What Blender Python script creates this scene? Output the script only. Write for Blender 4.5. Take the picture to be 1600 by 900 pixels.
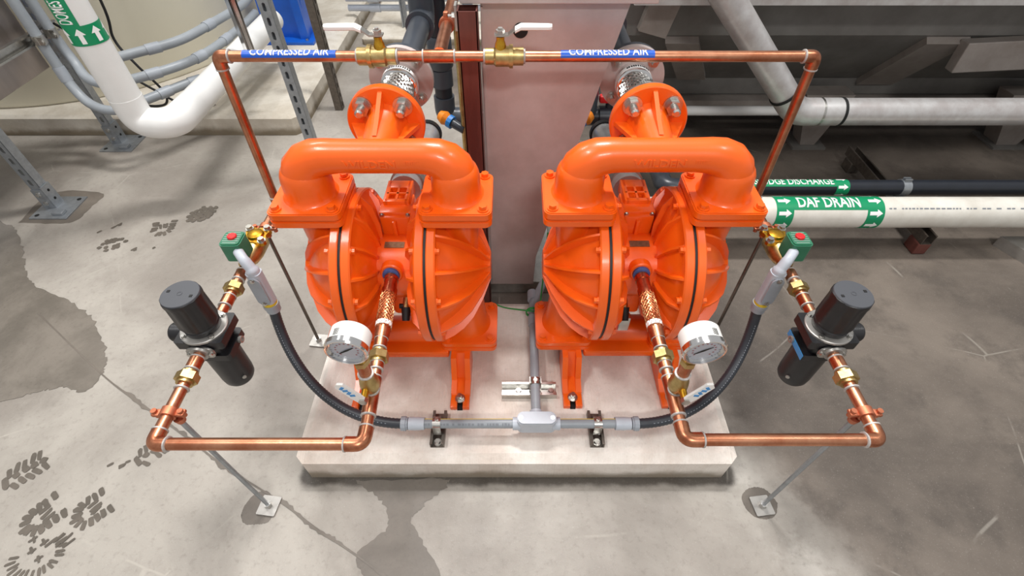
import bpy, bmesh, math, random
from mathutils import Vector, Matrix
random.seed(7)
scene = bpy.context.scene
for o in list(bpy.data.objects): bpy.data.objects.remove(o)
COL = scene.collection
PI = math.pi

# ------------------------------------------------------------------ camera
cd = bpy.data.cameras.new('camera'); cam = bpy.data.objects.new('camera', cd); COL.objects.link(cam)
cd.sensor_width = 36.0; cd.lens = 36.0 * 765 / 1600; cd.clip_start = 0.02
cam.location = (0, 0, 1.3); cam.rotation_euler = (math.radians(90 - 47.4), 0, 0)
scene.camera = cam
# ------------------------------------------------------------------ world, lights, exposure
w = bpy.data.worlds.new('world'); scene.world = w; w.use_nodes = True
w.node_tree.nodes['Background'].inputs[0].default_value = (1.0, 0.99, 0.985, 1)
w.node_tree.nodes['Background'].inputs[1].default_value = 0.35
def lamp(loc, sx, sy, power, target=(0, 0.9, 0.2)):
    ld = bpy.data.lights.new('ceiling_lamp', 'AREA'); ld.shape = 'RECTANGLE'; ld.size = sx; ld.size_y = sy
    ld.energy = power; ld.color = (1.0, 0.985, 0.965)
    o = bpy.data.objects.new('ceiling_lamp', ld); COL.objects.link(o); o.location = loc
    o.rotation_euler = (Vector(target) - Vector(loc)).to_track_quat('-Z', 'Y').to_euler()
lamp((0.1, 2.5, 4.6), 1.1, 0.35, 125)
lamp((-1.9, 0.4, 4.6), 1.1, 0.35, 46)
lamp((0.6, -2.6, 4.2), 1.1, 0.35, 52)
lamp((-2.6, 3.6, 4.6), 1.1, 0.35, 42, (-1.8, 2.4, 0))
lamp((2.6, 0.6, 4.6), 1.1, 0.35, 22)
scene.view_settings.view_transform = 'Standard'; scene.view_settings.look = 'None'
scene.view_settings.gamma = 1.0; scene.view_settings.use_curve_mapping = False
scene.view_settings.exposure = 0.46

# ------------------------------------------------------------------ materials
def lin(c):
    return tuple(((v/255)/12.92 if v/255 <= .04045 else ((v/255+.055)/1.055)**2.4) for v in c)
M = {}
def mat(name, rgb, rough=.5, metal=0.0, var=0.0, scale=20.0, bump=0.0, bscale=200.0, rgb2=None, coat=0.0, stretch=None, spec=None):
    m = bpy.data.materials.new(name); m.use_nodes = True; nt = m.node_tree; b = nt.nodes['Principled BSDF']
    c = lin(rgb); b.inputs['Base Color'].default_value = (*c, 1); b.inputs['Roughness'].default_value = rough
    b.inputs['Metallic'].default_value = metal
    if coat: b.inputs['Coat Weight'].default_value = coat; b.inputs['Coat Roughness'].default_value = .12
    if spec is not None: b.inputs['Specular IOR Level'].default_value = spec
    tc = nt.nodes.new('ShaderNodeTexCoord'); mp = nt.nodes.new('ShaderNodeMapping'); nt.links.new(tc.outputs['Object'], mp.inputs[0])
    if stretch: mp.inputs['Scale'].default_value = stretch
    if var or rgb2:
        n = nt.nodes.new('ShaderNodeTexNoise'); n.inputs['Scale'].default_value = scale; n.inputs['Detail'].default_value = 6; n.inputs['Roughness'].default_value = .65
        nt.links.new(mp.outputs[0], n.inputs['Vector'])
        r = nt.nodes.new('ShaderNodeValToRGB'); nt.links.new(n.outputs[0], r.inputs[0])
        c2 = lin(rgb2) if rgb2 else tuple(v*(1-var) for v in c)
        r.color_ramp.elements[0].position = .35; r.color_ramp.elements[1].position = .65
        r.color_ramp.elements[0].color = (*c2, 1); r.color_ramp.elements[1].color = (*c, 1)
        nt.links.new(r.outputs[0], b.inputs['Base Color'])
    if bump:
        n2 = nt.nodes.new('ShaderNodeTexNoise'); n2.inputs['Scale'].default_value = bscale; n2.inputs['Detail'].default_value = 3
        nt.links.new(mp.outputs[0], n2.inputs['Vector'])
        bp = nt.nodes.new('ShaderNodeBump'); bp.inputs['Strength'].default_value = bump; bp.inputs['Distance'].default_value = .002
        nt.links.new(n2.outputs[0], bp.inputs['Height']); nt.links.new(bp.outputs[0], b.inputs['Normal'])
    M[name] = m
    return m
mat('orange', (245, 99, 15), .33, 0, .08, 9, .05, 350, coat=.25)
mat('copper', (208, 150, 118), .34, 1, rgb2=(178, 112, 82), scale=22, bump=.03, bscale=90)
mat('copper_fit', (208, 144, 110), .32, 1, rgb2=(168, 100, 72), scale=40)
mat('copper_clamp', (206, 128, 96), .5, .85, .2, 60)
mat('solder', (196, 192, 188), .5, .35, .3, 120)
mat('brass', (204, 182, 128), .38, 1, rgb2=(178, 150, 98), scale=60)
mat('brass_gold', (226, 176, 62), .3, 1, rgb2=(190, 140, 44), scale=70)
mat('steel', (205, 203, 198), .3, 1, .2, 60)
mat('chrome', (225, 225, 225), .12, 1)
mat('galv', (168, 173, 178), .42, .75, .22, 45)
mat('strut_dark', (120, 112, 104), .45, .8, .3, 60)
mat('stainless', (196, 186, 180), .38, .9, rgb2=(170, 160, 155), scale=6, bump=.05, bscale=60, stretch=(1, 1, .12))
mat('stainless_pink', (204, 190, 186), .5, .3, rgb2=(182, 166, 161), scale=5, bump=.05, bscale=300)
mat('tank_grey', (126, 124, 120), .55, .25, rgb2=(106, 103, 99), scale=5)
mat('tank_beam', (164, 156, 150), .5, .3, rgb2=(144, 135, 128), scale=8)
mat('silver_pipe', (212, 211, 210), .36, .5, rgb2=(188, 182, 180), scale=14)
mat('black_plastic', (30, 30, 33), .38, 0, .3, 40)
mat('knob_grey', (72, 74, 79), .5)
mat('black', (12, 12, 12), .6)
mat('rubber', (20, 20, 21), .55)
mat('flex', (52, 56, 63), .42, 0, .15, 60)
mat('pvc_dark', (66, 71, 79), .33, 0, .15, 15)
mat('pvc_black', (34, 38, 46), .34, 0, .2, 20)
mat('pvc_grey', (158, 164, 172), .42, 0, .1, 20)
mat('pvc_lightgrey', (186, 192, 201), .42, 0, .08, 30)
mat('conduit_grey', (150, 156, 162), .4, 0, .1, 20)
mat('pvc_white', (232, 232, 230), .35, 0, .05, 10)
mat('pvc_offwhite', (226, 223, 214), .38, 0, rgb2=(206, 201, 190), scale=9)
mat('white_paint', (235, 234, 230), .4)
mat('label_blue', (16, 84, 190), .35)
mat('label_green', (8, 140, 92), .38)
mat('label_white', (245, 245, 243), .4)
mat('coil_green', (48, 118, 88), .4, 0, .15, 50)
mat('coil_plate', (150, 168, 158), .4, .2)
mat('red', (214, 32, 34), .4)
mat('blue_paint', (18, 92, 196), .35, 0, .2, 8)
mat('blue_plastic', (34, 132, 216), .4)
mat('orange_plastic', (246, 140, 22), .4)
mat('sticker_blue', (60, 140, 200), .4)
mat('yellow', (224, 190, 40), .4)
mat('green_wire', (36, 140, 60), .45)
mat('brown_post', (122, 72, 64), .45, .35, rgb2=(92, 52, 46), scale=14, stretch=(1, 1, .15))
mat('cream_tank', (226, 222, 204), .45, 0, .05, 2)
mat('gauge_face', (170, 172, 180), .35); mat('dial_print', (150, 92, 96), .5)
mat('print_grey', (126, 130, 136), .6)
mat('braid_steel', (214, 212, 208), .3, 1)
mat('braid_copper', (216, 150, 104), .34, 1)
mat('wet', (96, 88, 78), .16, 0, .35, 35)
mat('plate_grey', (176, 173, 168), .4, .7, .15, 40)
mat('nameplate', (150, 120, 92), .4, .8, .35, 120)
mat('blue_ptfe', (70, 92, 150), .5, 0, .4, 90)

def mn(nt, op, a, b=None, c=None, clamp=False):
    n = nt.nodes.new('ShaderNodeMath'); n.operation = op; n.use_clamp = clamp
    for i, v in enumerate((a, b, c)):
        if v is None: continue
        if isinstance(v, (int, float)): n.inputs[i].default_value = v
        else: nt.links.new(v, n.inputs[i])
    return n.outputs[0]
def mixc(nt, f, a, b):
    n = nt.nodes.new('ShaderNodeMix'); n.data_type = 'RGBA'
    for s, v in ((n.inputs[0], f), (n.inputs[6], a), (n.inputs[7], b)):
        if isinstance(v, (int, float)): s.default_value = v
        elif isinstance(v, tuple): s.default_value = (*v, 1)
        else: nt.links.new(v, s)
    return n.outputs[2]
def noise(nt, vec, scale, detail=5, rough=.6, dist=0):
    n = nt.nodes.new('ShaderNodeTexNoise'); n.inputs['Scale'].default_value = scale; n.inputs['Detail'].default_value = detail
    n.inputs['Roughness'].default_value = rough; n.inputs['Distortion'].default_value = dist
    nt.links.new(vec, n.inputs['Vector']); return n.outputs[0]
def smooth(nt, v, lo, hi):
    n = nt.nodes.new('ShaderNodeMapRange'); n.interpolation_type = 'SMOOTHSTEP'
    nt.links.new(v, n.inputs[0]); n.inputs[1].default_value = lo; n.inputs[2].default_value = hi
    return n.outputs[0]

def floor_material():
    m = bpy.data.materials.new('floor_concrete'); m.use_nodes = True; nt = m.node_tree; b = nt.nodes['Principled BSDF']
    tc = nt.nodes.new('ShaderNodeTexCoord'); P = tc.outputs['Object']
    sp = nt.nodes.new('ShaderNodeSeparateXYZ'); nt.links.new(P, sp.inputs[0]); X, Y = sp.outputs[0], sp.outputs[1]
    n1 = noise(nt, P, 1.6, 6, .62, .4); n2 = noise(nt, P, 6, 6, .65); n3 = noise(nt, P, 60, 5, .7); n4 = noise(nt, P, 260, 2, .6)
    light = mixc(nt, smooth(nt, n1, .35, .68), lin((138, 131, 123)), lin((172, 166, 157)))
    light = mixc(nt, mn(nt, 'MULTIPLY', smooth(nt, n2, .52, .75), .4), light, lin((122, 115, 107)))
    dark = mixc(nt, smooth(nt, n1, .32, .7), lin((84, 76, 69)), lin((122, 112, 102)))
    dark = mixc(nt, mn(nt, 'MULTIPLY', smooth(nt, n2, .48, .66), .55), dark, lin((74, 67, 61)))
    # the darker pour to the right, its ragged edge leaning to the right towards the viewer
    edge = mn(nt, 'ADD', mn(nt, 'MULTIPLY', Y, -.5), .95)
    d = mn(nt, 'SUBTRACT', X, edge)
    d = mn(nt, 'ADD', d, mn(nt, 'MULTIPLY', mn(nt, 'SUBTRACT', n2, .5), .22))
    col = mixc(nt, smooth(nt, d, -.07, .10), light, dark)
    # the back middle of the room belongs to the darker pour as well
    d2 = mn(nt, 'ADD', mn(nt, 'SUBTRACT', X, -.12), mn(nt, 'MULTIPLY', mn(nt, 'SUBTRACT', n2, .5), .3))
    back = mn(nt, 'MULTIPLY', smooth(nt, d2, -.05, .1), smooth(nt, Y, 1.05, 1.15))
    col = mixc(nt, back, col, dark)
    # pale cement haze along that edge
    haze = mn(nt, 'SUBTRACT', 1.0, mn(nt, 'MULTIPLY', mn(nt, 'ABSOLUTE', mn(nt, 'ADD', d, .07)), 9), None, True)
    haze = mn(nt, 'MULTIPLY', mn(nt, 'MULTIPLY', haze, smooth(nt, n2, .42, .6)), mn(nt, 'MULTIPLY', smooth(nt, mn(nt, 'MULTIPLY', Y, -1), -.75, -.5), .6))
    col = mixc(nt, haze, col, lin((205, 200, 192)))
    # damp stain and painted-in shadow, one dark rim around the foot of the pump pad
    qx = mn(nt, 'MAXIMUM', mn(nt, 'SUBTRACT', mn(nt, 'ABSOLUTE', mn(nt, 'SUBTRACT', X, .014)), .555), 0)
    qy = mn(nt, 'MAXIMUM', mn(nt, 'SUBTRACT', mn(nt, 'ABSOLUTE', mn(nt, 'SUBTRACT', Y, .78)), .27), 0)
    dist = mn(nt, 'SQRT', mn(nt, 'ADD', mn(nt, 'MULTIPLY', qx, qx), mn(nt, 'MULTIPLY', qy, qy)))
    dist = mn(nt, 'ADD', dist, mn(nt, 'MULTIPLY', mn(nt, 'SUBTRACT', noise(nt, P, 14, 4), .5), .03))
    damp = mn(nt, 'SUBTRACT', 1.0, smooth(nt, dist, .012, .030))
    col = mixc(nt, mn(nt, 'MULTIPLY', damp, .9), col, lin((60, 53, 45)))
    # fine speckle and pale scratches
    col = mixc(nt, mn(nt, 'MULTIPLY', smooth(nt, n3, .5, .75), .38), col, lin((112, 104, 96)))
    col = mixc(nt, mn(nt, 'MULTIPLY', smooth(nt, n4, .6, .8), .25), col, lin((214, 208, 200)))
    v = nt.nodes.new('ShaderNodeTexVoronoi'); v.feature = 'DISTANCE_TO_EDGE'; v.inputs['Scale'].default_value = 1.7
    nt.links.new(mixc_vec(nt, P, 2.2, .06), v.inputs['Vector'])
    crack = mn(nt, 'MULTIPLY', mn(nt, 'SUBTRACT', 1.0, smooth(nt, v.outputs[0], .0015, .006)), mn(nt, 'MULTIPLY', smooth(nt, n2, .5, .62), .22))
    col = mixc(nt, crack, col, lin((206, 200, 188)))
    nt.links.new(col, b.inputs['Base Color'])
    b.inputs['Roughness'].default_value = .55
    rr = mn(nt, 'ADD', mn(nt, 'MULTIPLY', n2, .35), .32); nt.links.new(rr, b.inputs['Roughness'])
    bp = nt.nodes.new('ShaderNodeBump'); bp.inputs['Strength'].default_value = .25; bp.inputs['Distance'].default_value = .002
    nt.links.new(mn(nt, 'ADD', n3, mn(nt, 'MULTIPLY', n4, .5)), bp.inputs['Height']); nt.links.new(bp.outputs[0], b.inputs['Normal'])
    M['floor'] = m
def mixc_vec(nt, P, scale, amt):
    n = nt.nodes.new('ShaderNodeTexNoise'); n.inputs['Scale'].default_value = scale; nt.links.new(P, n.inputs['Vector'])
    s = nt.nodes.new('ShaderNodeVectorMath'); s.operation = 'SCALE'; s.inputs['Scale'].default_value = amt; nt.links.new(n.outputs['Color'], s.inputs[0])
    a = nt.nodes.new('ShaderNodeVectorMath'); a.operation = 'ADD'; nt.links.new(P, a.inputs[0]); nt.links.new(s.outputs[0], a.inputs[1])
    return a.outputs[0]
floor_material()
def pad_material(name, c1, c2, grooves, stain):
    m = bpy.data.materials.new(name); m.use_nodes = True; nt = m.node_tree; b = nt.nodes['Principled BSDF']
    tc = nt.nodes.new('ShaderNodeTexCoord'); P = tc.outputs['Object']
    g = nt.nodes.new('ShaderNodeNewGeometry'); sn = nt.nodes.new('ShaderNodeSeparateXYZ'); nt.links.new(g.outputs['Normal'], sn.inputs[0])
    sp = nt.nodes.new('ShaderNodeSeparateXYZ'); nt.links.new(P, sp.inputs[0])
    n1 = noise(nt, P, 5, 6, .65, .3); n3 = noise(nt, P, 90, 4, .7)
    col = mixc(nt, smooth(nt, n1, .35, .68), lin(c2), lin(c1))
    col = mixc(nt, mn(nt, 'MULTIPLY', smooth(nt, n3, .52, .8), .3), col, lin(tuple(v*.75 for v in c2)))
    # water stain that rises from the foot of the sides
    zz = mn(nt, 'ADD', sp.outputs[2], mn(nt, 'MULTIPLY', mn(nt, 'SUBTRACT', noise(nt, P, 9, 4), .5), .06))
    side = mn(nt, 'MULTIPLY', mn(nt, 'SUBTRACT', 1.0, smooth(nt, zz, .012, .05)), stain)
    col = mixc(nt, side, col, lin((112, 98, 74)))
    nt.links.new(col, b.inputs['Base Color']); b.inputs['Roughness'].default_value = .75
    mp = nt.nodes.new('ShaderNodeMapping'); mp.inputs['Scale'].default_value = (160, 9, 1) if grooves else (60, 60, 60); nt.links.new(P, mp.inputs[0])
    gr = noise(nt, mp.outputs[0], 1.0, 3, .6)
    bp = nt.nodes.new('ShaderNodeBump'); bp.inputs['Strength'].default_value = .9 if grooves else .3; bp.inputs['Distance'].default_value = .003
    nt.links.new(mn(nt, 'ADD', gr, mn(nt, 'MULTIPLY', n3, .6)), bp.inputs['Height']); nt.links.new(bp.outputs[0], b.inputs['Normal'])
    M[name] = m
pad_material('pad', (238, 230, 221), (212, 198, 186), True, .75)
pad_material('pad2', (214, 208, 196), (190, 181, 166), False, .85)
# ------------------------------------------------------------------ mesh helpers
def V(*a): return Vector(a)
def box(bm, c, s, rot=None, bev=0.0):
    r = bmesh.ops.create_cube(bm, size=1.0)
    mt = Matrix.Translation(Vector(c)) @ (rot.to_4x4() if rot else Matrix()) @ Matrix.Diagonal((*s, 1))
    bmesh.ops.transform(bm, matrix=mt, verts=r['verts'])
    if bev:
        es = {e for v in r['verts'] for e in v.link_edges}
        bmesh.ops.bevel(bm, geom=list(es), offset=bev, segments=2, affect='EDGES', profile=.5)
def frame(d):
    d = Vector(d).normalized(); a = Vector((0, 0, 1)) if abs(d.z) < .9 else Vector((1, 0, 0))
    n = d.cross(a).normalized(); return n, d.cross(n).normalized()
def tube(bm, pts, r, seg=16, caps=True):
    pts = [Vector(p) for p in pts]; n = len(pts); rs = r if isinstance(r, (list, tuple)) else [r]*n
    rings = []; u = None
    for i, p in enumerate(pts):
        d = (pts[min(i+1, n-1)] - pts[max(i-1, 0)]).normalized()
        if u is None: u, _ = frame(d)
        u = (u - d*u.dot(d)).normalized(); v = d.cross(u)
        rings.append([bm.verts.new(p + (u*math.cos(2*PI*k/seg) + v*math.sin(2*PI*k/seg))*rs[i]) for k in range(seg)])
    for a, b in zip(rings, rings[1:]):
        for k in range(seg): bm.faces.new((a[k], a[(k+1) % seg], b[(k+1) % seg], b[k]))
    if caps:
        bm.faces.new(rings[0][::-1]); bm.faces.new(rings[-1])
def cyl(bm, p0, p1, r0, r1=None, seg=20): tube(bm, [p0, p1], [r0, r0 if r1 is None else r1], seg)
def lathe(bm, prof, o, axis, seg=32, caps=True):
    """prof = [(distance along axis, radius)]"""
    o = Vector(o); a = Vector(axis).normalized(); tube(bm, [o + a*t for t, _ in prof], [max(r, 1e-4) for _, r in prof], seg, caps)
def lathe2(bm, prof, o, axis, seg=32, cap=True):
    # as lathe, but several radii may share one distance
    o = Vector(o); a = Vector(axis).normalized(); u, v = frame(a); rings = []
    for t, r in prof:
        r = max(r, 1e-4)
        rings.append([bm.verts.new(o + a*t + (u*math.cos(2*PI*k/seg) + v*math.sin(2*PI*k/seg))*r) for k in range(seg)])
    for A, B in zip(rings, rings[1:]):
        for k in range(seg): bm.faces.new((A[k], A[(k+1) % seg], B[(k+1) % seg], B[k]))
    if cap: bm.faces.new(rings[0][::-1]); bm.faces.new(rings[-1])
    else:
        for k in range(seg): bm.faces.new((rings[-1][k], rings[-1][(k+1) % seg], rings[0][(k+1) % seg], rings[0][k]))
def bend(pts, rad, n=6):
    pts = [Vector(p) for p in pts]; out = [pts[0]]
    for i in range(1, len(pts)-1):
        a, b, c = pts[i-1], pts[i], pts[i+1]; d0 = (a-b).normalized(); d1 = (c-b).normalized()
        ang = d0.angle(d1); t = min(rad/math.tan(ang/2), (a-b).length*.49, (c-b).length*.49)
        p0, p1 = b+d0*t, b+d1*t
        for k in range(n+1):
            s = k/n; out.append(p0*(1-s)**2 + b*2*s*(1-s) + p1*s*s)
    out.append(pts[-1]); return out
def bez(p0, p1, p2, p3, n=24):
    p0, p1, p2, p3 = map(Vector, (p0, p1, p2, p3)); o = []
    for i in range(n+1):
        s = i/n; o.append(p0*(1-s)**3 + p1*3*s*(1-s)**2 + p2*3*s*s*(1-s) + p3*s**3)
    return o
def spline(pts, n=8):
    pts = [Vector(p) for p in pts]; P = [2*pts[0]-pts[1]] + pts + [2*pts[-1]-pts[-2]]; o = []
    for i in range(1, len(P)-2):
        for k in range(n):
            t = k/n; a, b, c, d = P[i-1], P[i], P[i+1], P[i+2]
            o.append(.5*((2*b) + (c-a)*t + (2*a-5*b+4*c-d)*t*t + (3*b-a-3*c+d)*t**3))
    o.append(pts[-1]); return o
def prism(bm, poly, z0, z1, to=None):
    """poly in xy, extruded z0..z1; 'to' maps (x, y, z) to world"""
    to = to or (lambda p: p); n = len(poly)
    a = [bm.verts.new(to(Vector((x, y, z0)))) for x, y in poly]; b = [bm.verts.new(to(Vector((x, y, z1)))) for x, y in poly]
    for i in range(n): bm.faces.new((a[i], a[(i+1) % n], b[(i+1) % n], b[i]))
    bm.faces.new(a[::-1]); bm.faces.new(b)
def rrect(w, h, r, n=4):
    o = []
    for cx, cy, a0 in ((w/2-r, h/2-r, 0), (-w/2+r, h/2-r, PI/2), (-w/2+r, -h/2+r, PI), (w/2-r, -h/2+r, 1.5*PI)):
        for k in range(n+1): a = a0 + PI/2*k/n; o.append((cx + r*math.cos(a), cy + r*math.sin(a)))
    return o
def hexa(r, a0=0): return [(r*math.cos(a0+PI/3*k), r*math.sin(a0+PI/3*k)) for k in range(6)]
def axmap(o, ax):
    """map local z to axis ax at origin o"""
    o = Vector(o); z = Vector(ax).normalized(); x, y = frame(z); x, y = y, x
    return lambda p: o + x*p[0] + y*p[1] + z*p[2]
def world_loc(o):
    v = Vector((0, 0, 0))
    while o is not None: v += o.location; o = o.parent
    return v
def obj(name, bm, m, parent=None, ang=40, loc=None, world=True):
    """one mesh object; vertices are given in world coordinates and moved into the parent's frame"""
    bmesh.ops.recalc_face_normals(bm, faces=bm.faces)
    off = Vector((0, 0, 0))
    if world:
        off = world_loc(parent)
        if loc is None and parent is None:
            xs = [v.co for v in bm.verts]
            loc = ((min(v.x for v in xs)+max(v.x for v in xs))/2, (min(v.y for v in xs)+max(v.y for v in xs))/2, min(v.z for v in xs))
        if loc is not None: off = off*0 + Vector(loc)
        for v in bm.verts: v.co -= off
    me = bpy.data.meshes.new(name); bm.to_mesh(me); bm.free(); me.materials.append(M[m])
    if ang:
        me.shade_smooth(); me.set_sharp_from_angle(angle=math.radians(ang))
    o = bpy.data.objects.new(name, me); COL.objects.link(o); o.parent = parent
    if parent is None and world: o.location = off
    return o
def inst(name, me, parent, loc, rot=None):
    o = bpy.data.objects.new(name, me); COL.objects.link(o); o.parent = parent; o.location = Vector(loc) - world_loc(parent)
    if rot is not None: o.rotation_euler = rot
    return o
def thing(name, label, cat, loc, group=None):
    o = bpy.data.objects.new(name, None); COL.objects.link(o); o.location = loc; o.empty_display_size = .05
    return tag(o, label, cat, group)
def tag(o, label, cat, group=None):
    o['label'] = label; o['category'] = cat
    if group: o['group'] = group
    return o
def B(): return bmesh.new()
def dup(root, loc, label):
    r = root.copy(); COL.objects.link(r); r.location = loc; r['label'] = label
    for ch in list(root.children):
        c = ch.copy(); COL.objects.link(c); c.parent = r
        for g in list(ch.children):
            d = g.copy(); COL.objects.link(d); d.parent = c
    return r
def mesh_only(bm, name, m, ang=40):
    o = obj(name, bm, m, None, ang, world=False); me = o.data; bpy.data.objects.remove(o); return me
# --- lettering: flat text outlines cut into strips and laid on a cylinder
def text_bm(s, height, width=None, bold=0.0):
    cu = bpy.data.curves.new('t', 'FONT'); cu.body = s; cu.size = 1.0; cu.offset = bold; cu.resolution_u = 3
    o = bpy.data.objects.new('t', cu); COL.objects.link(o); bpy.context.view_layer.update()
    me = bpy.data.meshes.new_from_object(o.evaluated_get(bpy.context.evaluated_depsgraph_get()))
    bpy.data.objects.remove(o); bm = bmesh.new(); bm.from_mesh(me)
    xs = [v.co.x for v in bm.verts]; ys = [v.co.y for v in bm.verts]
    sy = height/(max(ys)-min(ys)); sx = (width/(max(xs)-min(xs))) if width else sy
    cx, cy = (min(xs)+max(xs))/2, (min(ys)+max(ys))/2
    for v in bm.verts: v.co = Vector(((v.co.x-cx)*sx, (v.co.y-cy)*sy, 0))
    return bm
def poly_bm(polys):
    bm = bmesh.new()
    for p in polys: bm.faces.new([bm.verts.new((x, y, 0)) for x, y in p])
    return bm
def cut(bm, step, axis=1):
    vs = [v.co[axis] for v in bm.verts]; a, b = min(vs), max(vs); k = int((b-a)/step)
    for i in range(1, k+1):
        p = Vector((0, 0, 0)); p[axis] = a + (b-a)*i/(k+1); n = Vector((0, 0, 0)); n[axis] = 1
        bmesh.ops.bisect_plane(bm, geom=bm.verts[:]+bm.edges[:]+bm.faces[:], plane_co=p, plane_no=n)
def wrap(bm, o, A, N, r, thick=0.0):
    """u runs along A, v around the cylinder starting at N"""
    o, A, N = Vector(o), Vector(A).normalized(), Vector(N).normalized(); Bv = N.cross(A)
    for v in bm.verts:
        u, w_ = v.co.x, v.co.y; a = w_/r
        v.co = o + A*u + (N*math.cos(a) + Bv*math.sin(a))*(r)
    if thick:
        axis = A
        g = bmesh.ops.extrude_face_region(bm, geom=bm.faces[:])
        for e in g['geom']:
            if isinstance(e, bmesh.types.BMVert):
                rad = (e.co - o); rad -= axis*rad.dot(axis); e.co += rad.normalized()*thick
    return bm
def band(o, A, N, r, u0, u1, v0, v1, nu=1, nv=24, thick=.0006):
    bm = bmesh.new(); g = [[bm.verts.new((u0+(u1-u0)*i/nu, v0+(v1-v0)*j/nv, 0)) for j in range(nv+1)] for i in range(nu+1)]
    for i in range(nu):
        for j in range(nv): bm.faces.new((g[i][j], g[i+1][j], g[i+1][j+1], g[i][j+1]))
    return wrap(bm, o, A, N, r, thick)
def arrow(cu, cv, L, W):
    """an arrow pointing to +u"""
    return [[(cu-L/2, cv-W*.22), (cu+L*.08, cv-W*.22), (cu+L*.08, cv+W*.22), (cu-L/2, cv+W*.22)],
            [(cu+L*.08, cv-W/2), (cu+L/2, cv), (cu+L*.08, cv+W/2)]]
# --- shared hardware meshes (local z is the axis)
def hexbolt(name, r, h, m, washer=1.35, wh=.3, flange=True):
    bm = B(); I = lambda p: Vector(p)
    if washer: lathe2(bm, [(0, r*washer), (h*wh, r*washer)], (0, 0, 0), (0, 0, 1), 18)
    prism(bm, hexa(r), h*wh, h); 
    return mesh_only(bm, name, m, 30)
BOLT_OR = hexbolt('pump_bolt', .0085, .011, 'orange')
BOLT_RIM = hexbolt('rim_bolt', .007, .010, 'orange', 1.2)
BOLT_ST = hexbolt('steel_bolt', .0075, .010, 'steel')
BOLT_SM = hexbolt('steel_screw', .0042, .005, 'steel')
def stud_nut():
    bm = B(); lathe2(bm, [(0, .021), (.0035, .021)], (0, 0, 0), (0, 0, 1), 20); prism(bm, hexa(.0165), .0035, .018)
    lathe2(bm, [(0, .0092), (.036, .0092), (.0395, .006)], (0, 0, 0), (0, 0, 1), 14)
    return mesh_only(bm, 'stud_nut', 'steel', 30)
STUD = stud_nut()
# ================================================================== SETTING
def grid_plane(x0, x1, y0, y1, z):
    bm = B(); bm.faces.new([bm.verts.new(p) for p in ((x0, y0, z), (x1, y0, z), (x1, y1, z), (x0, y1, z))]); return bm
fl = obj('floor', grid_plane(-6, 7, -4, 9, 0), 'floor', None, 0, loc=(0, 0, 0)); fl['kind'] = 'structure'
# far walls of the hall, well behind everything
bm = B(); box(bm, (0.5, 9.05, 2), (13, .1, 4)); o = obj('wall_back', bm, 'white_paint', None, 0); o['kind'] = 'structure'

def slab(name, label, x0, x1, y0, y1, h, m, ch=.012, cut_corner=.014):
    """concrete pad with chamfered top edge and chamfered corners"""
    def ring(ins, z):
        c = cut_corner; a, b, d, e = x0+ins, x1-ins, y0+ins, y1-ins
        return [(a+c, d, z), (b-c, d, z), (b, d+c, z), (b, e-c, z), (b-c, e, z), (a+c, e, z), (a, e-c, z), (a, d+c, z)]
    bm = B(); R = [[bm.verts.new(p) for p in ring(i, z)] for i, z in ((0, 0), (0, h-ch), (ch*1.6, h))]
    for A, C in zip(R, R[1:]):
        for k in range(8): bm.faces.new((A[k], A[(k+1) % 8], C[(k+1) % 8], C[k]))
    bm.faces.new(R[-1]); bm.faces.new(R[0][::-1])
    return tag(obj(name, bm, m, None, 0, loc=((x0+x1)/2, (y0+y1)/2, 0)), label, 'concrete pad')
slab('concrete_pad', 'pale brushed concrete pad carrying the two orange pumps', -.552, .576, .511, 1.045, .1, 'pad', .014, .02)
slab('concrete_pad', 'long concrete pad under the cream tank and blue pedestal', -4.6, -1.06, 2.245, 4.6, .1, 'pad2', .012, .03)
slab('concrete_pad', 'low concrete kerb far behind the left pump', -.99, .30, 3.38, 4.6, .05, 'pad2')

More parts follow.
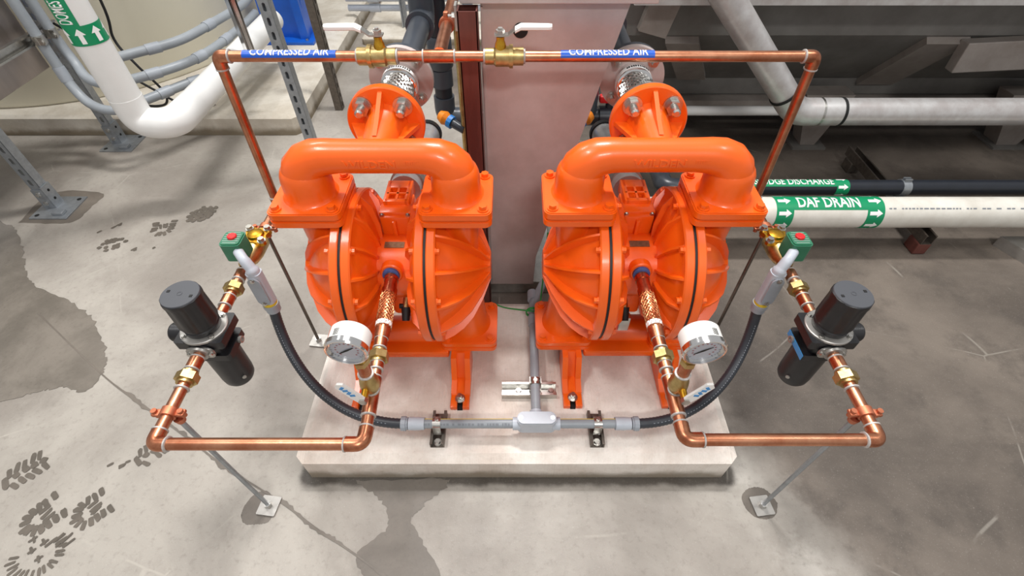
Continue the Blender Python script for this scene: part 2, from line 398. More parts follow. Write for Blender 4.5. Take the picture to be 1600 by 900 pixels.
# ================================================================== ORANGE PUMPS
PX, PY, PZ = -.274, .861, .10
ZC, RC = .448, .188
def make_pump():
    root = thing('diaphragm_pump', 'orange double diaphragm pump on the left, beside the brown post', 'pump', (PX, PY, PZ), 'orange diaphragm pumps')
    W = lambda x, y, z: Vector((PX+x, PY+y, z))
    for s in (-1, 1):
        # ---- outer (liquid) chamber
        bm = B(); prof = [(.0925, .02), (.0925, RC-.002), (.0945, RC), (.109, RC), (.112, RC-.003), (.112, .169), (.117, .162), (.135, .147), (.155, .126), (.175, .100), (.191, .074), (.203, .052), (.211, .040), (.222, .035), (.222, .001)]
        lathe2(bm, prof, W(0, 0, ZC), (s, 0, 0), 56)
        # necks to the upper and lower elbow flanges
        tube(bm, [W(s*.140, 0, .50), W(s*.148, 0, .56), W(s*.154, 0, .60), W(s*.156, 0, .632)], [.056, .049, .046, .054], 28)
        tube(bm, [W(s*.138, 0, .40), W(s*.146, 0, .32), W(s*.154, 0, .25), W(s*.156, 0, .205)], [.064, .053, .050, .062], 28)
        ch = obj('liquid_chamber', bm, 'orange', root, 35)
        nr = 14
        for k in range(nr):
            a = 2*PI*(k+.5)/nr
            d = Vector((0, math.cos(a), math.sin(a))); t = Vector((0, -math.sin(a), math.cos(a)))
            lo = [(.110, .155), (.132, .138), (.152, .116), (.172, .090), (.195, .055), (.210, .025)]
            hi = [(.110, .185), (.133, .174), (.157, .156), (.180, .129), (.203, .085), (.2225, .033)]
            bm = B(); L = []
            for (x0, r0), (x1, r1), wd in zip(lo, hi, (.0075, .007, .0065, .006, .0055, .005)):
                c = W(0, 0, ZC)
                L.append([bm.verts.new(c + Vector((s*x0, 0, 0)) + d*r0 - t*wd), bm.verts.new(c + Vector((s*x1, 0, 0)) + d*r1 - t*wd*.35),
                          bm.verts.new(c + Vector((s*x1, 0, 0)) + d*r1 + t*wd*.35), bm.verts.new(c + Vector((s*x0, 0, 0)) + d*r0 + t*wd)])
            for A, C in zip(L, L[1:]):
                for q in range(4): bm.faces.new((A[q], A[(q+1) % 4], C[(q+1) % 4], C[q]))
            bm.faces.new(L[0]); bm.faces.new(L[-1][::-1])
            obj('rib', bm, 'orange', ch, 50)
        for k in range(10):
            a = 2*PI*(k+.5)/10
            inst('bolt', BOLT_RIM, ch, W(s*.111, math.cos(a)*.1765, ZC+math.sin(a)*.1765), (0, s*PI/2, 0))
        # ---- black diaphragm edge in the seam
        bm = B(); lathe2(bm, [(.0865, .03), (.0865, RC-.004), (.0925, RC-.004), (.0925, .03)], W(0, 0, ZC), (s, 0, 0), 56); obj('diaphragm', bm, 'rubber', root, 35)
        # ---- inner (air) chamber
        bm = B(); prof = [(.034, .06), (.040, .088), (.0445, .115), (.052, .142), (.060, .160), (.066, .170), (.066, RC-.003), (.069, RC), (.0845, RC), (.0865, RC-.002), (.0865, .03)]
        lathe2(bm, prof, W(0, 0, ZC), (s, 0, 0), 56); ac = obj('air_chamber', bm, 'orange', root, 35)
        for k in range(16):
            a = 2*PI*(k+.5)/16; d = Vector((0, math.cos(a), math.sin(a))); t = Vector((0, -math.sin(a), math.cos(a))); c = W(0, 0, ZC); bm = B(); L = []
            for x0, r0, x1, r1 in ((.072, .165, .067, .183), (.056, .13, .045, .160), (.046, .09, .0335, .112), (.042, .07, .032, .082)):
                L.append([bm.verts.new(c + Vector((s*x0, 0, 0)) + d*r0 - t*.006), bm.verts.new(c + Vector((s*x1, 0, 0)) + d*r1 - t*.0028),
                          bm.verts.new(c + Vector((s*x1, 0, 0)) + d*r1 + t*.0028), bm.verts.new(c + Vector((s*x0, 0, 0)) + d*r0 + t*.006)])
            for A, C in zip(L, L[1:]):
                for q in range(4): bm.faces.new((A[q], A[(q+1) % 4], C[(q+1) % 4], C[q]))
            bm.faces.new(L[0]); bm.faces.new(L[-1][::-1]); obj('rib', bm, 'orange', ac, 50)
        for k in range(10):
            a = 2*PI*(k+.5)/10
            inst('bolt', BOLT_RIM, ac, W(s*.067, math.cos(a)*.177, ZC+math.sin(a)*.177), (0, -s*PI/2, 0))
        # ---- elbow flanges, upper and lower: two plates each
        for nm, z0, z1 in (('chamber_flange', .628, .6455), ('manifold_flange', .6468, .6655), ('inlet_flange', .186, .2035), ('chamber_foot_flange', .2048, .222)):
            bm = B(); prism(bm, rrect(.152, .150, .016), z0, z1, lambda p: W(s*.156, 0, 0) + p)
            bmesh.ops.bevel(bm, geom=[e for e in bm.edges if abs(e.verts[0].co.z-e.verts[1].co.z) < 1e-5], offset=.0025, segments=2, affect='EDGES')
            f = obj(nm, bm, 'orange', root, 40)
            if nm in ('manifold_flange', 'chamber_foot_flange'):
                for bx_ in (-1, 1):
                    for by_ in (-1, 1): inst('bolt', BOLT_OR, f, W(s*.156+bx_*.058, by_*.058, z1), (0, 0, .4))
        # ---- feet, front and rear
        for fy in (-1, 1):
            y_out = -.205 if fy < 0 else .165
            fx = s*.133; bm = B()
            # sole with a slotted toe
            for q in (-1, 1): box(bm, W(fx+q*.0165, y_out-fy*.018, .1075), (.018, .04, .015), None, .002)
            box(bm, W(fx, (y_out-fy*.036-fy*.015), .1075), (.051, .034, .015), None, .002)
            # shank rising to the inlet elbow, with a hollow between two cheeks
            ya, yb = y_out-fy*.045, -fy*-1*.0
            prof = [(y_out-fy*.04, .100), (y_out-fy*.04, .1155), (y_out-fy*.075, .128), (y_out-fy*.105, .188), (y_out-fy*.16, .188), (y_out-fy*.16, .100)]
            for q in (-1, 1):
                xa = fx + q*.0185; prism(bm, [(p[0], p[1]) for p in prof], -.0075, .0075, lambda p, xa=xa: W(xa+p.z, p.x, p.y))
            prof2 = [(y_out-fy*.04, .100), (y_out-fy*.04, .114), (y_out-fy*.088, .120), (y_out-fy*.125, .186), (y_out-fy*.16, .186), (y_out-fy*.16, .100)]
            prism(bm, prof2, -.013, .013, lambda p: W(fx+p.z, p.x, p.y))
            ft = obj('foot', bm, 'orange', root, 30)
            if fy < 0:
                bm = B(); lathe2(bm, [(0, .0135), (.003, .0135)], W(fx, y_out+.024, .115), (0, 0, 1), 18); prism(bm, hexa(.0098), .003, .012, lambda p: W(fx, y_out+.024, .115)+p)
                lathe2(bm, [(0, .006), (.02, .006)], W(fx, y_out+.024, .115), (0, 0, 1), 12); obj('anchor_bolt', bm, 'steel', ft, 30)
                bm = B(); box(bm, W(fx, y_out+.012, .1012), (.014, .03, .0022)); obj('slot', bm, 'black', ft, 0)
    # ---- discharge manifold: one swept casting with fat elbows
    path = [(.158, .668, .0465), (.158, .695, .0465), (.1565, .712, .0462), (.151, .728, .045), (.139, .742, .042), (.121, .7515, .0385), (.10, .7545, .0358), (.08, .755, .0345), (.05, .755, .034)]
    full = [(-a, b, c) for a, b, c in path] + [(0, .755, .034)] + path[::-1]
    bm = B(); tube(bm, [W(a, 0, b) for a, b, c in full], [c for a, b, c in full], 36)
    for q in (-1, 1): tube(bm, [W(q*.156, 0, z) for z in (.664, .668, .674, .69, .705, .718, .728, .736, .742)], [.060, .0555, .0530, .0520, .0515, .0495, .0455, .038, .024], 32)
    tube(bm, [W(0, .0, .755), W(0, .045, .755), W(0, .075, .755), W(0, .105, .755), W(0, .128, .755)], [.030, .035, .038, .041, .050], 30)
    man = obj('discharge_manifold', bm, 'orange', root, 50)
    bm = B(); lathe2(bm, [(.124, .02), (.124, .081), (.1265, .0835), (.141, .0835), (.143, .081), (.143, .02)], W(0, 0, .755), (0, 1, 0), 48); obj('outlet_flange', bm, 'orange', root, 40)
    for a in (PI/2, 0, PI):
        d = Vector((math.cos(a), 0, math.sin(a))); t = Vector((-math.sin(a), 0, math.cos(a))); c = W(0, 0, .755); bm = B()
        q = []
        for off in (-.0045, .0045):
            q.append([bm.verts.new(c + d*r + V(0, y, 0) + t*off) for y, r in ((.03, .028), (.02, .034), (.06, .047), (.126, .076), (.126, .03))])
        for k in range(5): bm.faces.new((q[0][k], q[0][(k+1) % 5], q[1][(k+1) % 5], q[1][k]))
        bm.faces.new(q[0]); bm.faces.new(q[1][::-1]); obj('gusset', bm, 'orange', man, 30)
    bm = text_bm('WILDEN', .0155, .103, .012); cut(bm, .003); wrap(bm, W(-.007, 0, .755), (1, 0, 0), (0, -1, .05), .0339, .0018); e = obj('raised_lettering', bm, 'orange', man, 20); e['label'] = 'raised letters WILDEN cast in the orange tube'
    ps = [[(x, -.003), (x+.003, -.003), (x+.003, .003), (x, .003)] for x in [k*.0046 for k in range(9)]]
    bm = poly_bm(ps); wrap(bm, W(.063, 0, .757), (1, 0, 0), (0, -1, .1), .0339, .0009); obj('raised_marks', bm, 'orange', man, 20)
    for k in range(4):
        a = PI/4 + PI/2*k; inst('stud_nut', STUD, root, W(.0605*math.cos(a), .124, .755+.0605*math.sin(a)), (PI/2, 0, 0))
    # ---- inlet manifold along the bottom
    bm = B(); tube(bm, [W(-.15, .0, .178), W(-.08, 0, .180), W(.08, 0, .180), W(.15, 0, .178)], [.052, .046, .046, .052], 30)
    box(bm, W(0, -.052, .178), (.20, .06, .026), None, .006)
    tube(bm, [W(0, .03, .18), W(0, .12, .18)], .04, 24); inl = obj('inlet_manifold', bm, 'orange', root, 40)
    bm = text_bm('WILDEN', .013, .095, .012)
    for v in bm.verts: v.co = W(-.01+v.co.x, -.0832, .178+v.co.y)
    obj('raised_lettering', bm, 'orange', inl, 0)
    # ---- centre block with air valve and muffler
    bm = B(); lathe2(bm, [(-.06, .07), (-.055, .080), (.055, .080), (.06, .07)], W(0, 0, ZC), (1, 0, 0), 40)
    lathe2(bm, [(0, .026), (.019, .026), (.022, .023), (.022, .018)], W(-.002, -.058, .494), (0, -1, .12), 24)
    box(bm, W(0, .03, .36), (.085, .10, .16), None, .01)
    cb = obj('center_block', bm, 'orange', root, 35)
    bm = B(); box(bm, W(0, .078, .522), (.072, .095, .10), None, .006); box(bm, W(-.002, .029, .535), (.010, .016, .058), None, .003)
    box(bm, W(0, .058, .5725), (.076, .036, .014), None, .003)
    av = obj('air_valve', bm, 'orange', root, 30)
    # muffler box: a frame with four open windows
    bm = B(); mx, my, mz = .062, .085, .573; y0 = .111
    for q in (-1, 1): box(bm, W(q*(mx/2-.006), y0, mz), (.012, my, .034), None, .002)
    for q, wd in ((-1, .012), (1, .03)): box(bm, W(0, y0+q*(my/2-wd/2), mz), (mx-.006, wd, .034), None, .002)
    box(bm, W(0, y0-.009, mz+.0145), (.005, my-.02, .005)); box(bm, W(0, y0-.009, mz+.0145), (mx-.01, .005, .005)); box(bm, W(0, y0, mz-.012), (mx-.004, my-.004, .008))
    mf = obj('muffler_housing', bm, 'orange', root, 30)
    bm = B(); box(bm, W(0, -.014, .5275), (.046, .017, .0012), Matrix.Rotation(.18, 3, 'X')); obj('nameplate', bm, 'nameplate', root, 0)
    for q in (-1, 1): inst('screw', BOLT_SM, av, W(q*.03, .040, .5725), (PI/2, 0, 0))
    # blue sealed union in the air port
    bm = B(); lathe2(bm, [(0, .0195), (.006, .0195), (.008, .016)], W(-.002, -.0795, .4965), (0, -1, .12), 22); obj('port_seal', bm, 'blue_ptfe', root, 35)
    return root
pump = make_pump()
dup(pump, (.298, PY+.004, PZ), 'orange double diaphragm pump on the right, beside the white drain pipe')

# ================================================================== BRAIDED METAL CONNECTORS behind each pump
def braid(bm, p0, p1, r, n, turns, wr, steps=40):
    p0, p1 = Vector(p0), Vector(p1); a = (p1-p0); L = a.length; a.normalize(); u, v = frame(a)
    for sgn in (-1, 1):
        for k in range(n):
            pts = []
            for i in range(steps+1):
                t = i/steps; ph = 2*PI*(k/n + sgn*turns*t); rr = r + wr*.5*math.cos(PI*i + (0 if sgn > 0 else PI))
                pts.append(p0 + a*L*t + (u*math.cos(ph)+v*math.sin(ph))*rr)
            tube(bm, pts, wr, 4, False)
def connector(x, y0, z, label):
    root = thing('braided_connector', label, 'pipe connector', (x, y0, z-.08), 'braided metal connectors on the pump outlets')
    c = V(x, y0, z)
    bm = B(); lathe2(bm, [(0, .02), (0, .079), (.012, .079), (.012, .04)], c, (0, 1, 0), 44); obj('front_flange', bm, 'steel', root, 40)
    bm = B(); lathe2(bm, [(.012, .034), (.012, .043), (.03, .043), (.034, .037)], c, (0, 1, 0), 32); obj('collar', bm, 'chrome', root, 40)
    bm = B(); lathe2(bm, [(.155, .037), (.159, .044), (.196, .044), (.196, .03)], c, (0, 1, 0), 32); obj('collar', bm, 'chrome', root, 40)
    bm = B(); cyl(bm, c+V(0, .03, 0), c+V(0, .16, 0), .0335, None, 28); core = obj('hose_core', bm, 'steel', root, 40)
    bm = B(); braid(bm, c+V(0, .028, 0), c+V(0, .162, 0), .0355, 16, .55, .0026, 30); br = obj('wire_braid', bm, 'braid_steel', root, 60); br['kind'] = 'stuff'
    bm = B(); lathe2(bm, [(.166, .0443), (.166, .0447), (.178, .0447), (.178, .0443)], c, (0, 1, 0), 32); lb = obj('label_band', bm, 'label_white', root, 40)
    bm = B()
    for k in range(11):
        a = PI*.28 + .12*k + .02*random.random(); d = V(math.cos(a), 0, math.sin(a)); t = V(-math.sin(a), 0, math.cos(a))
        box(bm, c + V(0, .172, 0) + d*.0449, (.0035, .007, .0008), Matrix((t, V(0, 1, 0), d)).transposed())
    obj('label_print', bm, 'black', lb, 0)
    bm = B(); lathe2(bm, [(.196, .03), (.196, .079), (.212, .079), (.212, .03)], c, (0, 1, 0), 44); rf = obj('rear_flange', bm, 'stainless_pink', root, 40)
    for k in range(4):
        a = PI/4 + PI/2*k; inst('stud_nut', STUDS, rf, c + V(.063*math.cos(a), .197, .063*math.sin(a)), (PI/2, 0, 0))
    return root
def stud_small():
    bm = B(); lathe2(bm, [(0, .014), (.0025, .014)], (0, 0, 0), (0, 0, 1), 18); prism(bm, hexa(.011), .0025, .012); lathe2(bm, [(0, .0065), (.022, .0065)], (0, 0, 0), (0, 0, 1), 12)
    return mesh_only(bm, 'stud_nut_small', 'steel', 30)
STUDS = stud_small()
connector(PX, PY+.1435, .755, 'silver braided connector behind the left pump, between two flanges')
connector(.298, PY+.1475, .755, 'silver braided connector behind the right pump, between two flanges')

# ================================================================== COPPER COMPRESSED-AIR PIPEWORK
XL, XR, ZR, ZT, YT = -.632, .650, .480, .870, 1.060
RP, RF = .0111, .0134
AXV = {'x': V(1, 0, 0), 'y': V(0, 1, 0), 'z': V(0, 0, 1)}
def pipe(parent, pts, name='pipe', r=RP, m='copper', seg=20):
    bm = B(); tube(bm, pts, r, seg); return obj(name, bm, m, parent, 50)
def ring(parent, p, d, r=.0142, L=.0045, m='solder', name='solder_ring'):
    d = Vector(d).normalized(); bm = B(); p = Vector(p); lathe2(bm, [(-L/2, r-.002), (-L/2+.001, r), (L/2-.001, r), (L/2, r-.002)], p, d, 20); return obj(name, bm, m, parent, 40)
def elbow(parent, c, d0, d1, L=.026, r=RF):
    c, d0, d1 = Vector(c), Vector(d0).normalized(), Vector(d1).normalized()
    e = pipe(parent, bend([c+d0*L, c, c+d1*L], .02, 8), 'elbow', r, 'copper_fit')
    for d in (d0, d1): ring(e, c+d*L, d)
    return e
def sleeve(parent, p0, p1, name='coupling', r=RF):
    e = pipe(parent, [p0, p1], name, r, 'copper_fit'); d = Vector(p1)-Vector(p0)
    ring(e, p0, d); ring(e, p1, d); return e
def union(parent, p, d, r=.0215):
    d = Vector(d).normalized(); p = Vector(p); bm = B(); mp = axmap(p, d)
    prism(bm, hexa(r), -.008, .008, mp); lathe2(bm, [(-.014, .0125), (-.014, .0155), (.014, .0155), (.014, .0125)], p, d, 20)
    return obj('union_nut', bm, 'brass', parent, 30)
hd = thing('copper_air_header', 'copper air header with two risers above both pumps, labelled COMPRESSED AIR', 'copper pipe', ((XL+XR)/2, YT, ZR))
XTL, XTR = -.622, .642
for a_, b_ in ((XTL+.02, -.3245), (-.2435, -.0565), (.0245, XTR-.02)): pipe(hd, [(a_, YT, ZT), (b_, YT, ZT)], 'header_pipe')
elbow(hd, (XTL, YT, ZT), (1, 0, 0), (0, 0, -1)); elbow(hd, (XTR, YT, ZT), (-1, 0, 0), (0, 0, -1))
sleeve(hd, (-.187, YT, ZT), (-.121, YT, ZT))
for X, x in ((XTL, XL), (XTR, XR)):
    pipe(hd, [(X, YT, ZT-.02), (x, YT, ZR+.02)], 'riser_pipe')
    elbow(hd, (x, YT, ZR), (0, 0, 1), (0, -1, 0)); pipe(hd, [(x, YT-.02, ZR), (x, .925, ZR)], 'branch_pipe')
for x0 in (-.566, .102):
    lb = obj('pipe_label', band((x0, YT, ZT), (1, 0, 0), (0, -math.cos(.15), math.sin(.15)), RP+.0004, 0, .197, 0, RP*2.5, 4, 20, .0004), 'label_blue', hd, 40); lb['label'] = 'blue pipe label printed COMPRESSED AIR'
    bm = text_bm('COMPRESSED AIR', .0195, .166, .012); cut(bm, .0022); a = math.radians(76)
    wrap(bm, (x0+.1, YT, ZT), (1, 0, 0), (0, -math.cos(a), math.sin(a)), RP+.0010, .0003); obj('label_lettering', bm, 'label_white', lb, 0)

# --- lever ball valves on the header
def header_valve(x, s, label):
    root = thing('ball_valve', label, 'valve', (x, YT, ZT-.02), 'brass ball valves on the copper header')
    bm = B(); lathe2(bm, [(-.04, .012), (-.04, .0165), (-.022, .0165), (-.018, .0205), (.010, .0205), (.010, .0235), (.018, .0235), (.018, .018), (.04, .018), (.04, .012)], (x, YT, ZT), (s, 0, 0), 28); obj('body', bm, 'brass', root, 35)
    for q in (-1, 1): ring(root, (x+q*.042, YT, ZT), (1, 0, 0), .0150, .005)
    sx = x-s*.008
    bm = B(); lathe2(bm, [(.012, .013), (.026, .011), (.032, .0085), (.040, .0085)], (sx, YT, ZT), (0, 0, 1), 20); obj('bonnet', bm, 'brass_gold', root, 40)
    bm = B(); prism(bm, hexa(.0095), .045, .053, lambda p: V(sx, YT, ZT)+p); lathe2(bm, [(.038, .005), (.057, .005)], (sx, YT, ZT), (0, 0, 1), 12); obj('stem_nut', bm, 'plate_grey', root, 30)
    z0 = ZT+.042; pr = [(-.012, z0), (.016, z0), (.034, z0+.014), (.045, z0+.014)]
    bm = B(); pts = pr+[(a, b+.0032) for a, b in pr[::-1]]; prism(bm, pts, -.0085, .0085, lambda p: V(sx+s*p.x, YT+p.z, p.y)); lv = obj('lever', bm, 'steel', root, 30)
    bm = B(); prof = [(.030, z0+.0105, .010), (.042, z0+.0165, .0105), (.06, z0+.0165, .0105), (.098, z0+.016, .0095), (.105, z0+.016, .006)]
    R = []
    for a, z, h in prof:
        R.append([bm.verts.new((sx+s*a, YT+h*cy, z+.0048*cz)) for cy, cz in ((-1, -.5), (-.7, -1), (.7, -1), (1, -.5), (1, .5), (.7, 1), (-.7, 1), (-1, .5))])
    for A, C in zip(R, R[1:]):
        for k in range(8): bm.faces.new((A[k], A[(k+1) % 8], C[(k+1) % 8], C[k]))
    bm.faces.new(R[0]); bm.faces.new(R[-1][::-1]); gp = obj('lever_grip', bm, 'white_paint', lv, 40)
header_valve(-.284, -1, 'brass ball valve whose white lever points left, on the copper header')
header_valve(-.016, 1, 'brass ball valve whose white lever points right, before the steel hopper')

# --- side runs: filter regulator, solenoid valve, stands, front loop with gauge
def side(s, X, word, gx, inlet):
    """s = -1 left, +1 right; X of the run, gx X of the leg that feeds the pump"""
    near = 'beside the puddle' if s < 0 else 'on the darker floor'
    W = lambda x, y, z: V(X + s*x, y, z)      # x counts outwards
    # copper stub between solenoid and regulator
    st = thing('copper_stub', f'short copper stub with brass union between the {word} regulator and its solenoid valve', 'copper pipe', (X, .75, ZR-.02), 'copper stubs')
    pipe(st, [(X, .665, ZR), (X, .826, ZR)]); union(st, (X, .752, ZR), (0, 1, 0)); sleeve(st, (X, .700, ZR), (X, .728, ZR)); sleeve(st, (X, .778, ZR), (X, .806, ZR))
    # front loop
    fl_ = thing('copper_loop', f'copper loop running from the {word} regulator round to the {word} pump', 'copper pipe', ((X+gx)/2, .45, ZR-.02), 'copper loops in front of the pumps')
    yf = .381 if s < 0 else .389
    pipe(fl_, [(X, .5695, ZR), (X, yf+.02, ZR)]); union(fl_, (X, .516, ZR), (0, 1, 0)); sleeve(fl_, (X, .535, ZR), (X, .562, ZR)); ring(fl_, (X, .492, ZR), (0, 1, 0))
    elbow(fl_, (X, yf, ZR), (0, 1, 0), (-s, 0, 0)); pipe(fl_, [(X-s*.02, yf, ZR), (gx+s*.02, yf, ZR)]); elbow(fl_, (gx, yf, ZR), (s, 0, 0), (0, 1, 0), .032)
    a = V(gx, yf+.02, ZR); e = V(*inlet); d = (e-a); P = lambda y: a + d*((y-a.y)/d.y)
    pipe(fl_, [a, P(.63)]); sleeve(fl_, P(.435), P(.515), 'tee'); sleeve(fl_, P(.532), P(.548)); union(fl_, P(.562), d); sleeve(fl_, P(.582), P(.605))
    bm = B(); tube(bm, [P(.605), P(.632)], [.0145, .0165], 20); obj('hose_ferrule', bm, 'copper_fit', fl_, 40)
    bm = B(); tube(bm, [P(.632), P(.722)], .0150, 20); obj('hose_core', bm, 'copper', fl_, 40)
    bm = B(); braid(bm, P(.630), P(.724), .0158, 12, .8, .0014, 26); b_ = obj('copper_braid', bm, 'braid_copper', fl_, 60); b_['kind'] = 'stuff'
    bm = B(); tube(bm, [P(.722), P(.738)], .0172, 20); obj('hose_ferrule', bm, 'copper_fit', fl_, 40)
    bm = B(); lathe2(bm, [(-.005, .0168), (-.005, .0172), (.006, .0172), (.006, .0168)], P(.640), d, 20); obj('hose_tag', bm, 'label_white', fl_, 40)
    pipe(fl_, [P(.738), P(.768)], 'adapter', .0148, 'copper_fit'); ring(fl_, P(.757), d); pipe(fl_, [P(.764), P(.779)], 'adapter', .0165, 'copper_fit')
    # gauge stem, its valve and the gauge
    gy = .481; gz0 = P(gy).z
    gv = thing('gauge_valve', f'small brass valve with white handle under the {word} pressure gauge', 'valve', (gx, gy, gz0), 'small brass gauge valves')
    bm = B(); lathe2(bm, [(.008, .0125), (.020, .0125), (.024, .0165), (.034, .0185), (.050, .0165), (.056, .0135), (.066, .0135)], (gx, gy, gz0), (0, 0, 1), 22); obj('body', bm, 'brass', gv, 40)
    ring(gv, (gx, gy, gz0+.068), (0, 0, 1), .0148); ring(gv, (gx, gy, gz0+.014), (0, 0, 1), .0145)
    bm = B(); cyl(bm, (gx+s*.004, gy-.014, gz0+.036), (gx+s*.004, gy-.034, gz0+.036), .0075, .006, 14); obj('stem', bm, 'brass_gold', gv, 40)
    bm = B(); cyl(bm, (gx+s*.004, gy-.033, gz0+.036), (gx+s*.004, gy-.041, gz0+.036), .0085, None, 6); obj('stem_nut', bm, 'steel', gv, 30)
    bm = B(); hp = [(-.006, -.008), (.014, -.010), (.058, -.009), (.064, 0), (.058, .009), (.014, .010), (-.006, .008)]
    ca, sa = math.cos(1.05), math.sin(1.05)
    prism(bm, [(x*ca-z*sa, x*sa+z*ca) for x, z in hp], -.0022, .0022, lambda p: V(gx+s*(.006+p.x), gy-.036+p.z, gz0+.036+p.y)); hn = obj('handle', bm, 'white_paint', gv, 30)
    bm = B()
    for k in range(4): box(bm, V(gx+s*(.006+(.024+.009*k)*ca), gy-.0386, gz0+.036+(.024+.009*k)*sa), (.0055, .0008, .009), Matrix.Rotation(-s*(1.05+.4*(-1)**k), 3, 'Y'))
    obj('handle_print', bm, 'sticker_blue', hn, 0)
    gg = thing('pressure_gauge', f'round white-rimmed pressure gauge in front of the {word} pump', 'gauge', (gx, gy, gz0+.068), 'pressure gauges')
    GZ = .642; c = V(gx+s*.008, gy, GZ)
    bm = B(); cyl(bm, (gx, gy, gz0+.066), (gx, gy, gz0+.105), .0115, None, 16); obj('stem_pipe', bm, 'copper_fit', gg, 40)
    bm = B(); prism(bm, hexa(.014), .100, .112, lambda p: V(gx, gy, gz0)+p); cyl(bm, (gx, gy, gz0+.11), (gx, gy, GZ-.028), .008, None, 14); obj('connector', bm, 'brass', gg, 30)
    ad = V(s*.05, -1, -.06).normalized(); o0 = c - ad*.010
    bm = B(); lathe2(bm, [(-.014, .010), (-.014, .031), (-.010, .034), (.018, .034), (.018, .01)], o0, ad, 40); obj('case', bm, 'white_paint', gg, 40)
    bm = B(); lathe2(bm, [(.018, .028), (.018, .0365), (.027, .0365), (.030, .0345), (.030, .0318), (.0240, .0318), (.0240, .028)], o0, ad, 40, False); obj('bezel', bm, 'chrome', gg, 30)
    bm = B(); lathe2(bm, [(.022, .001), (.022, .0325), (.0235, .0325), (.0235, .001)], o0, ad, 40); dl = obj('dial', bm, 'gauge_face', gg, 30)
    u = V(1, 0, 0); u = (u - ad*u.dot(ad)).normalized(); v = ad.cross(u); v = v if v.z > 0 else -v; fc = o0+ad*.0237
    bm = B()
    for k in range(25):
        a = math.radians(-135+270*k/24); dd = u*math.sin(a)+v*math.cos(a); tt = u*math.cos(a)-v*math.sin(a); L = .0048 if k % 4 == 0 else .0026
        q = [fc+dd*.029+tt*.0005, fc+dd*.029-tt*.0005, fc+dd*(.029-L)-tt*.0005, fc+dd*(.029-L)+tt*.0005]; bm.faces.new([bm.verts.new(p) for p in q])
    obj('dial_marks', bm, 'black', dl, 0)
    bm = B()
    for k in range(13):
        a = math.radians(-135+270*k/12); dd = u*math.sin(a)+v*math.cos(a); tt = u*math.cos(a)-v*math.sin(a)
        q = [fc+dd*.020+tt*.0014, fc+dd*.020-tt*.0014, fc+dd*.017-tt*.0014, fc+dd*.017+tt*.0014]; bm.faces.new([bm.verts.new(p) for p in q])
    obj('dial_numbers', bm, 'dial_print', dl, 0)
    bm = B(); a = math.radians(55); dd = u*math.sin(a)+v*math.cos(a); tt = u*math.cos(a)-v*math.sin(a); f2 = fc+ad*.001
    bm.faces.new([bm.verts.new(p) for p in (f2-dd*.018+tt*.001, f2+tt*.0022, f2+dd*.016+tt*.0008, f2+dd*.016-tt*.0008, f2-tt*.0022, f2-dd*.018-tt*.001)])
    obj('needle', bm, 'black', gg, 0)
    bm = B(); k = V(0, 0, 1); k = (k-ad*k.dot(ad)).normalized()
    for i in range(6):
        an = -s*(.28+.05*i); dd = k*math.cos(an)+ad.cross(k)*math.sin(an); box(bm, o0+ad*.008+dd*.0341, (.0006, .013, .0006), Matrix((dd.cross(ad), ad, dd)).transposed())
    obj('barcode', bm, 'black', gg, 0)
    # ---------------- filter regulator
    ry = .622
    fr = thing('filter_regulator', f'black air filter regulator with ribbed knob on the {word} copper run, {near}', 'air regulator', (X, ry, .32), 'black filter regulators')
    bm = B(); n = 22; rings_ = []
    for z, r0, amp in ((.530, .0365, .0), (.534, .0378, .0016), (.590, .0362, .0016), (.597, .0372, .0008), (.6045, .0368, .0008), (.6065, .034, 0)):
        rings_.append([bm.verts.new((X+(r0-amp*((i//2) % 2))*math.cos(2*PI*i/(n*2)), ry+(r0-amp*((i//2) % 2))*math.sin(2*PI*i/(n*2)), z)) for i in range(n*2)])
    for A, C in zip(rings_, rings_[1:]):
        for i in range(n*2): bm.faces.new((A[i], A[(i+1) % (n*2)], C[(i+1) % (n*2)], C[i]))
    bm.faces.new(rings_[0][::-1]); bm.faces.new(rings_[-1]); kn = obj('knob', bm, 'black_plastic', fr, 25)
    bm = B(); lathe2(bm, [(.6062, .001), (.6062, .0355), (.6078, .0345), (.6078, .001)], (X, ry, 0), (0, 0, 1), 36); lathe2(bm, [(.6078, .005), (.6084, .005), (.6084, .004), (.6078, .004)], (X, ry, 0), (0, 0, 1), 18, False); kc = obj('knob_cap', bm, 'knob_grey', kn, 30)
    for q in (-1, 1):
        bm = B(); box(bm, W(q*.024, ry+q*.006, .6082), (.0055, .0055, .001)); obj('slot', bm, 'black', kc, 0)
    bm = B(); lathe2(bm, [(.506, .032), (.512, .0345), (.520, .0345), (.522, .033), (.532, .033)], (X, ry, 0), (0, 0, 1), 32); obj('neck', bm, 'black_plastic', fr, 35)
    bm = B(); lathe2(bm, [(.5035, .03), (.5035, .046), (.5075, .046), (.509, .044), (.509, .03)], (X, ry, 0), (0, 0, 1), 36); rg = obj('bonnet_ring', bm, 'plate_grey', fr, 35)
    for k in range(4): inst('screw', BOLT_SM, rg, (X+.0400*math.cos(PI/4+PI/2*k), ry+.0400*math.sin(PI/4+PI/2*k), .509))
    bm = B(); prism(bm, rrect(.096, .080, .006), .483, .5035, lambda p: V(X, ry, 0)+p); obj('upper_body', bm, 'black_plastic', fr, 30)
    bm = B(); prism(bm, rrect(.062, .066, .012), .455, .484, lambda p: V(X, ry, 0)+p); cyl(bm, (X, ry-.043, ZR), (X, ry+.043, ZR), .021, None, 24); obj('port_body', bm, 'black_plastic', fr, 30)
    bm = B(); prism(bm, rrect(.088, .076, .008), .438, .456, lambda p: V(X, ry, 0)+p); obj('lower_flange', bm, 'black_plastic', fr, 30)
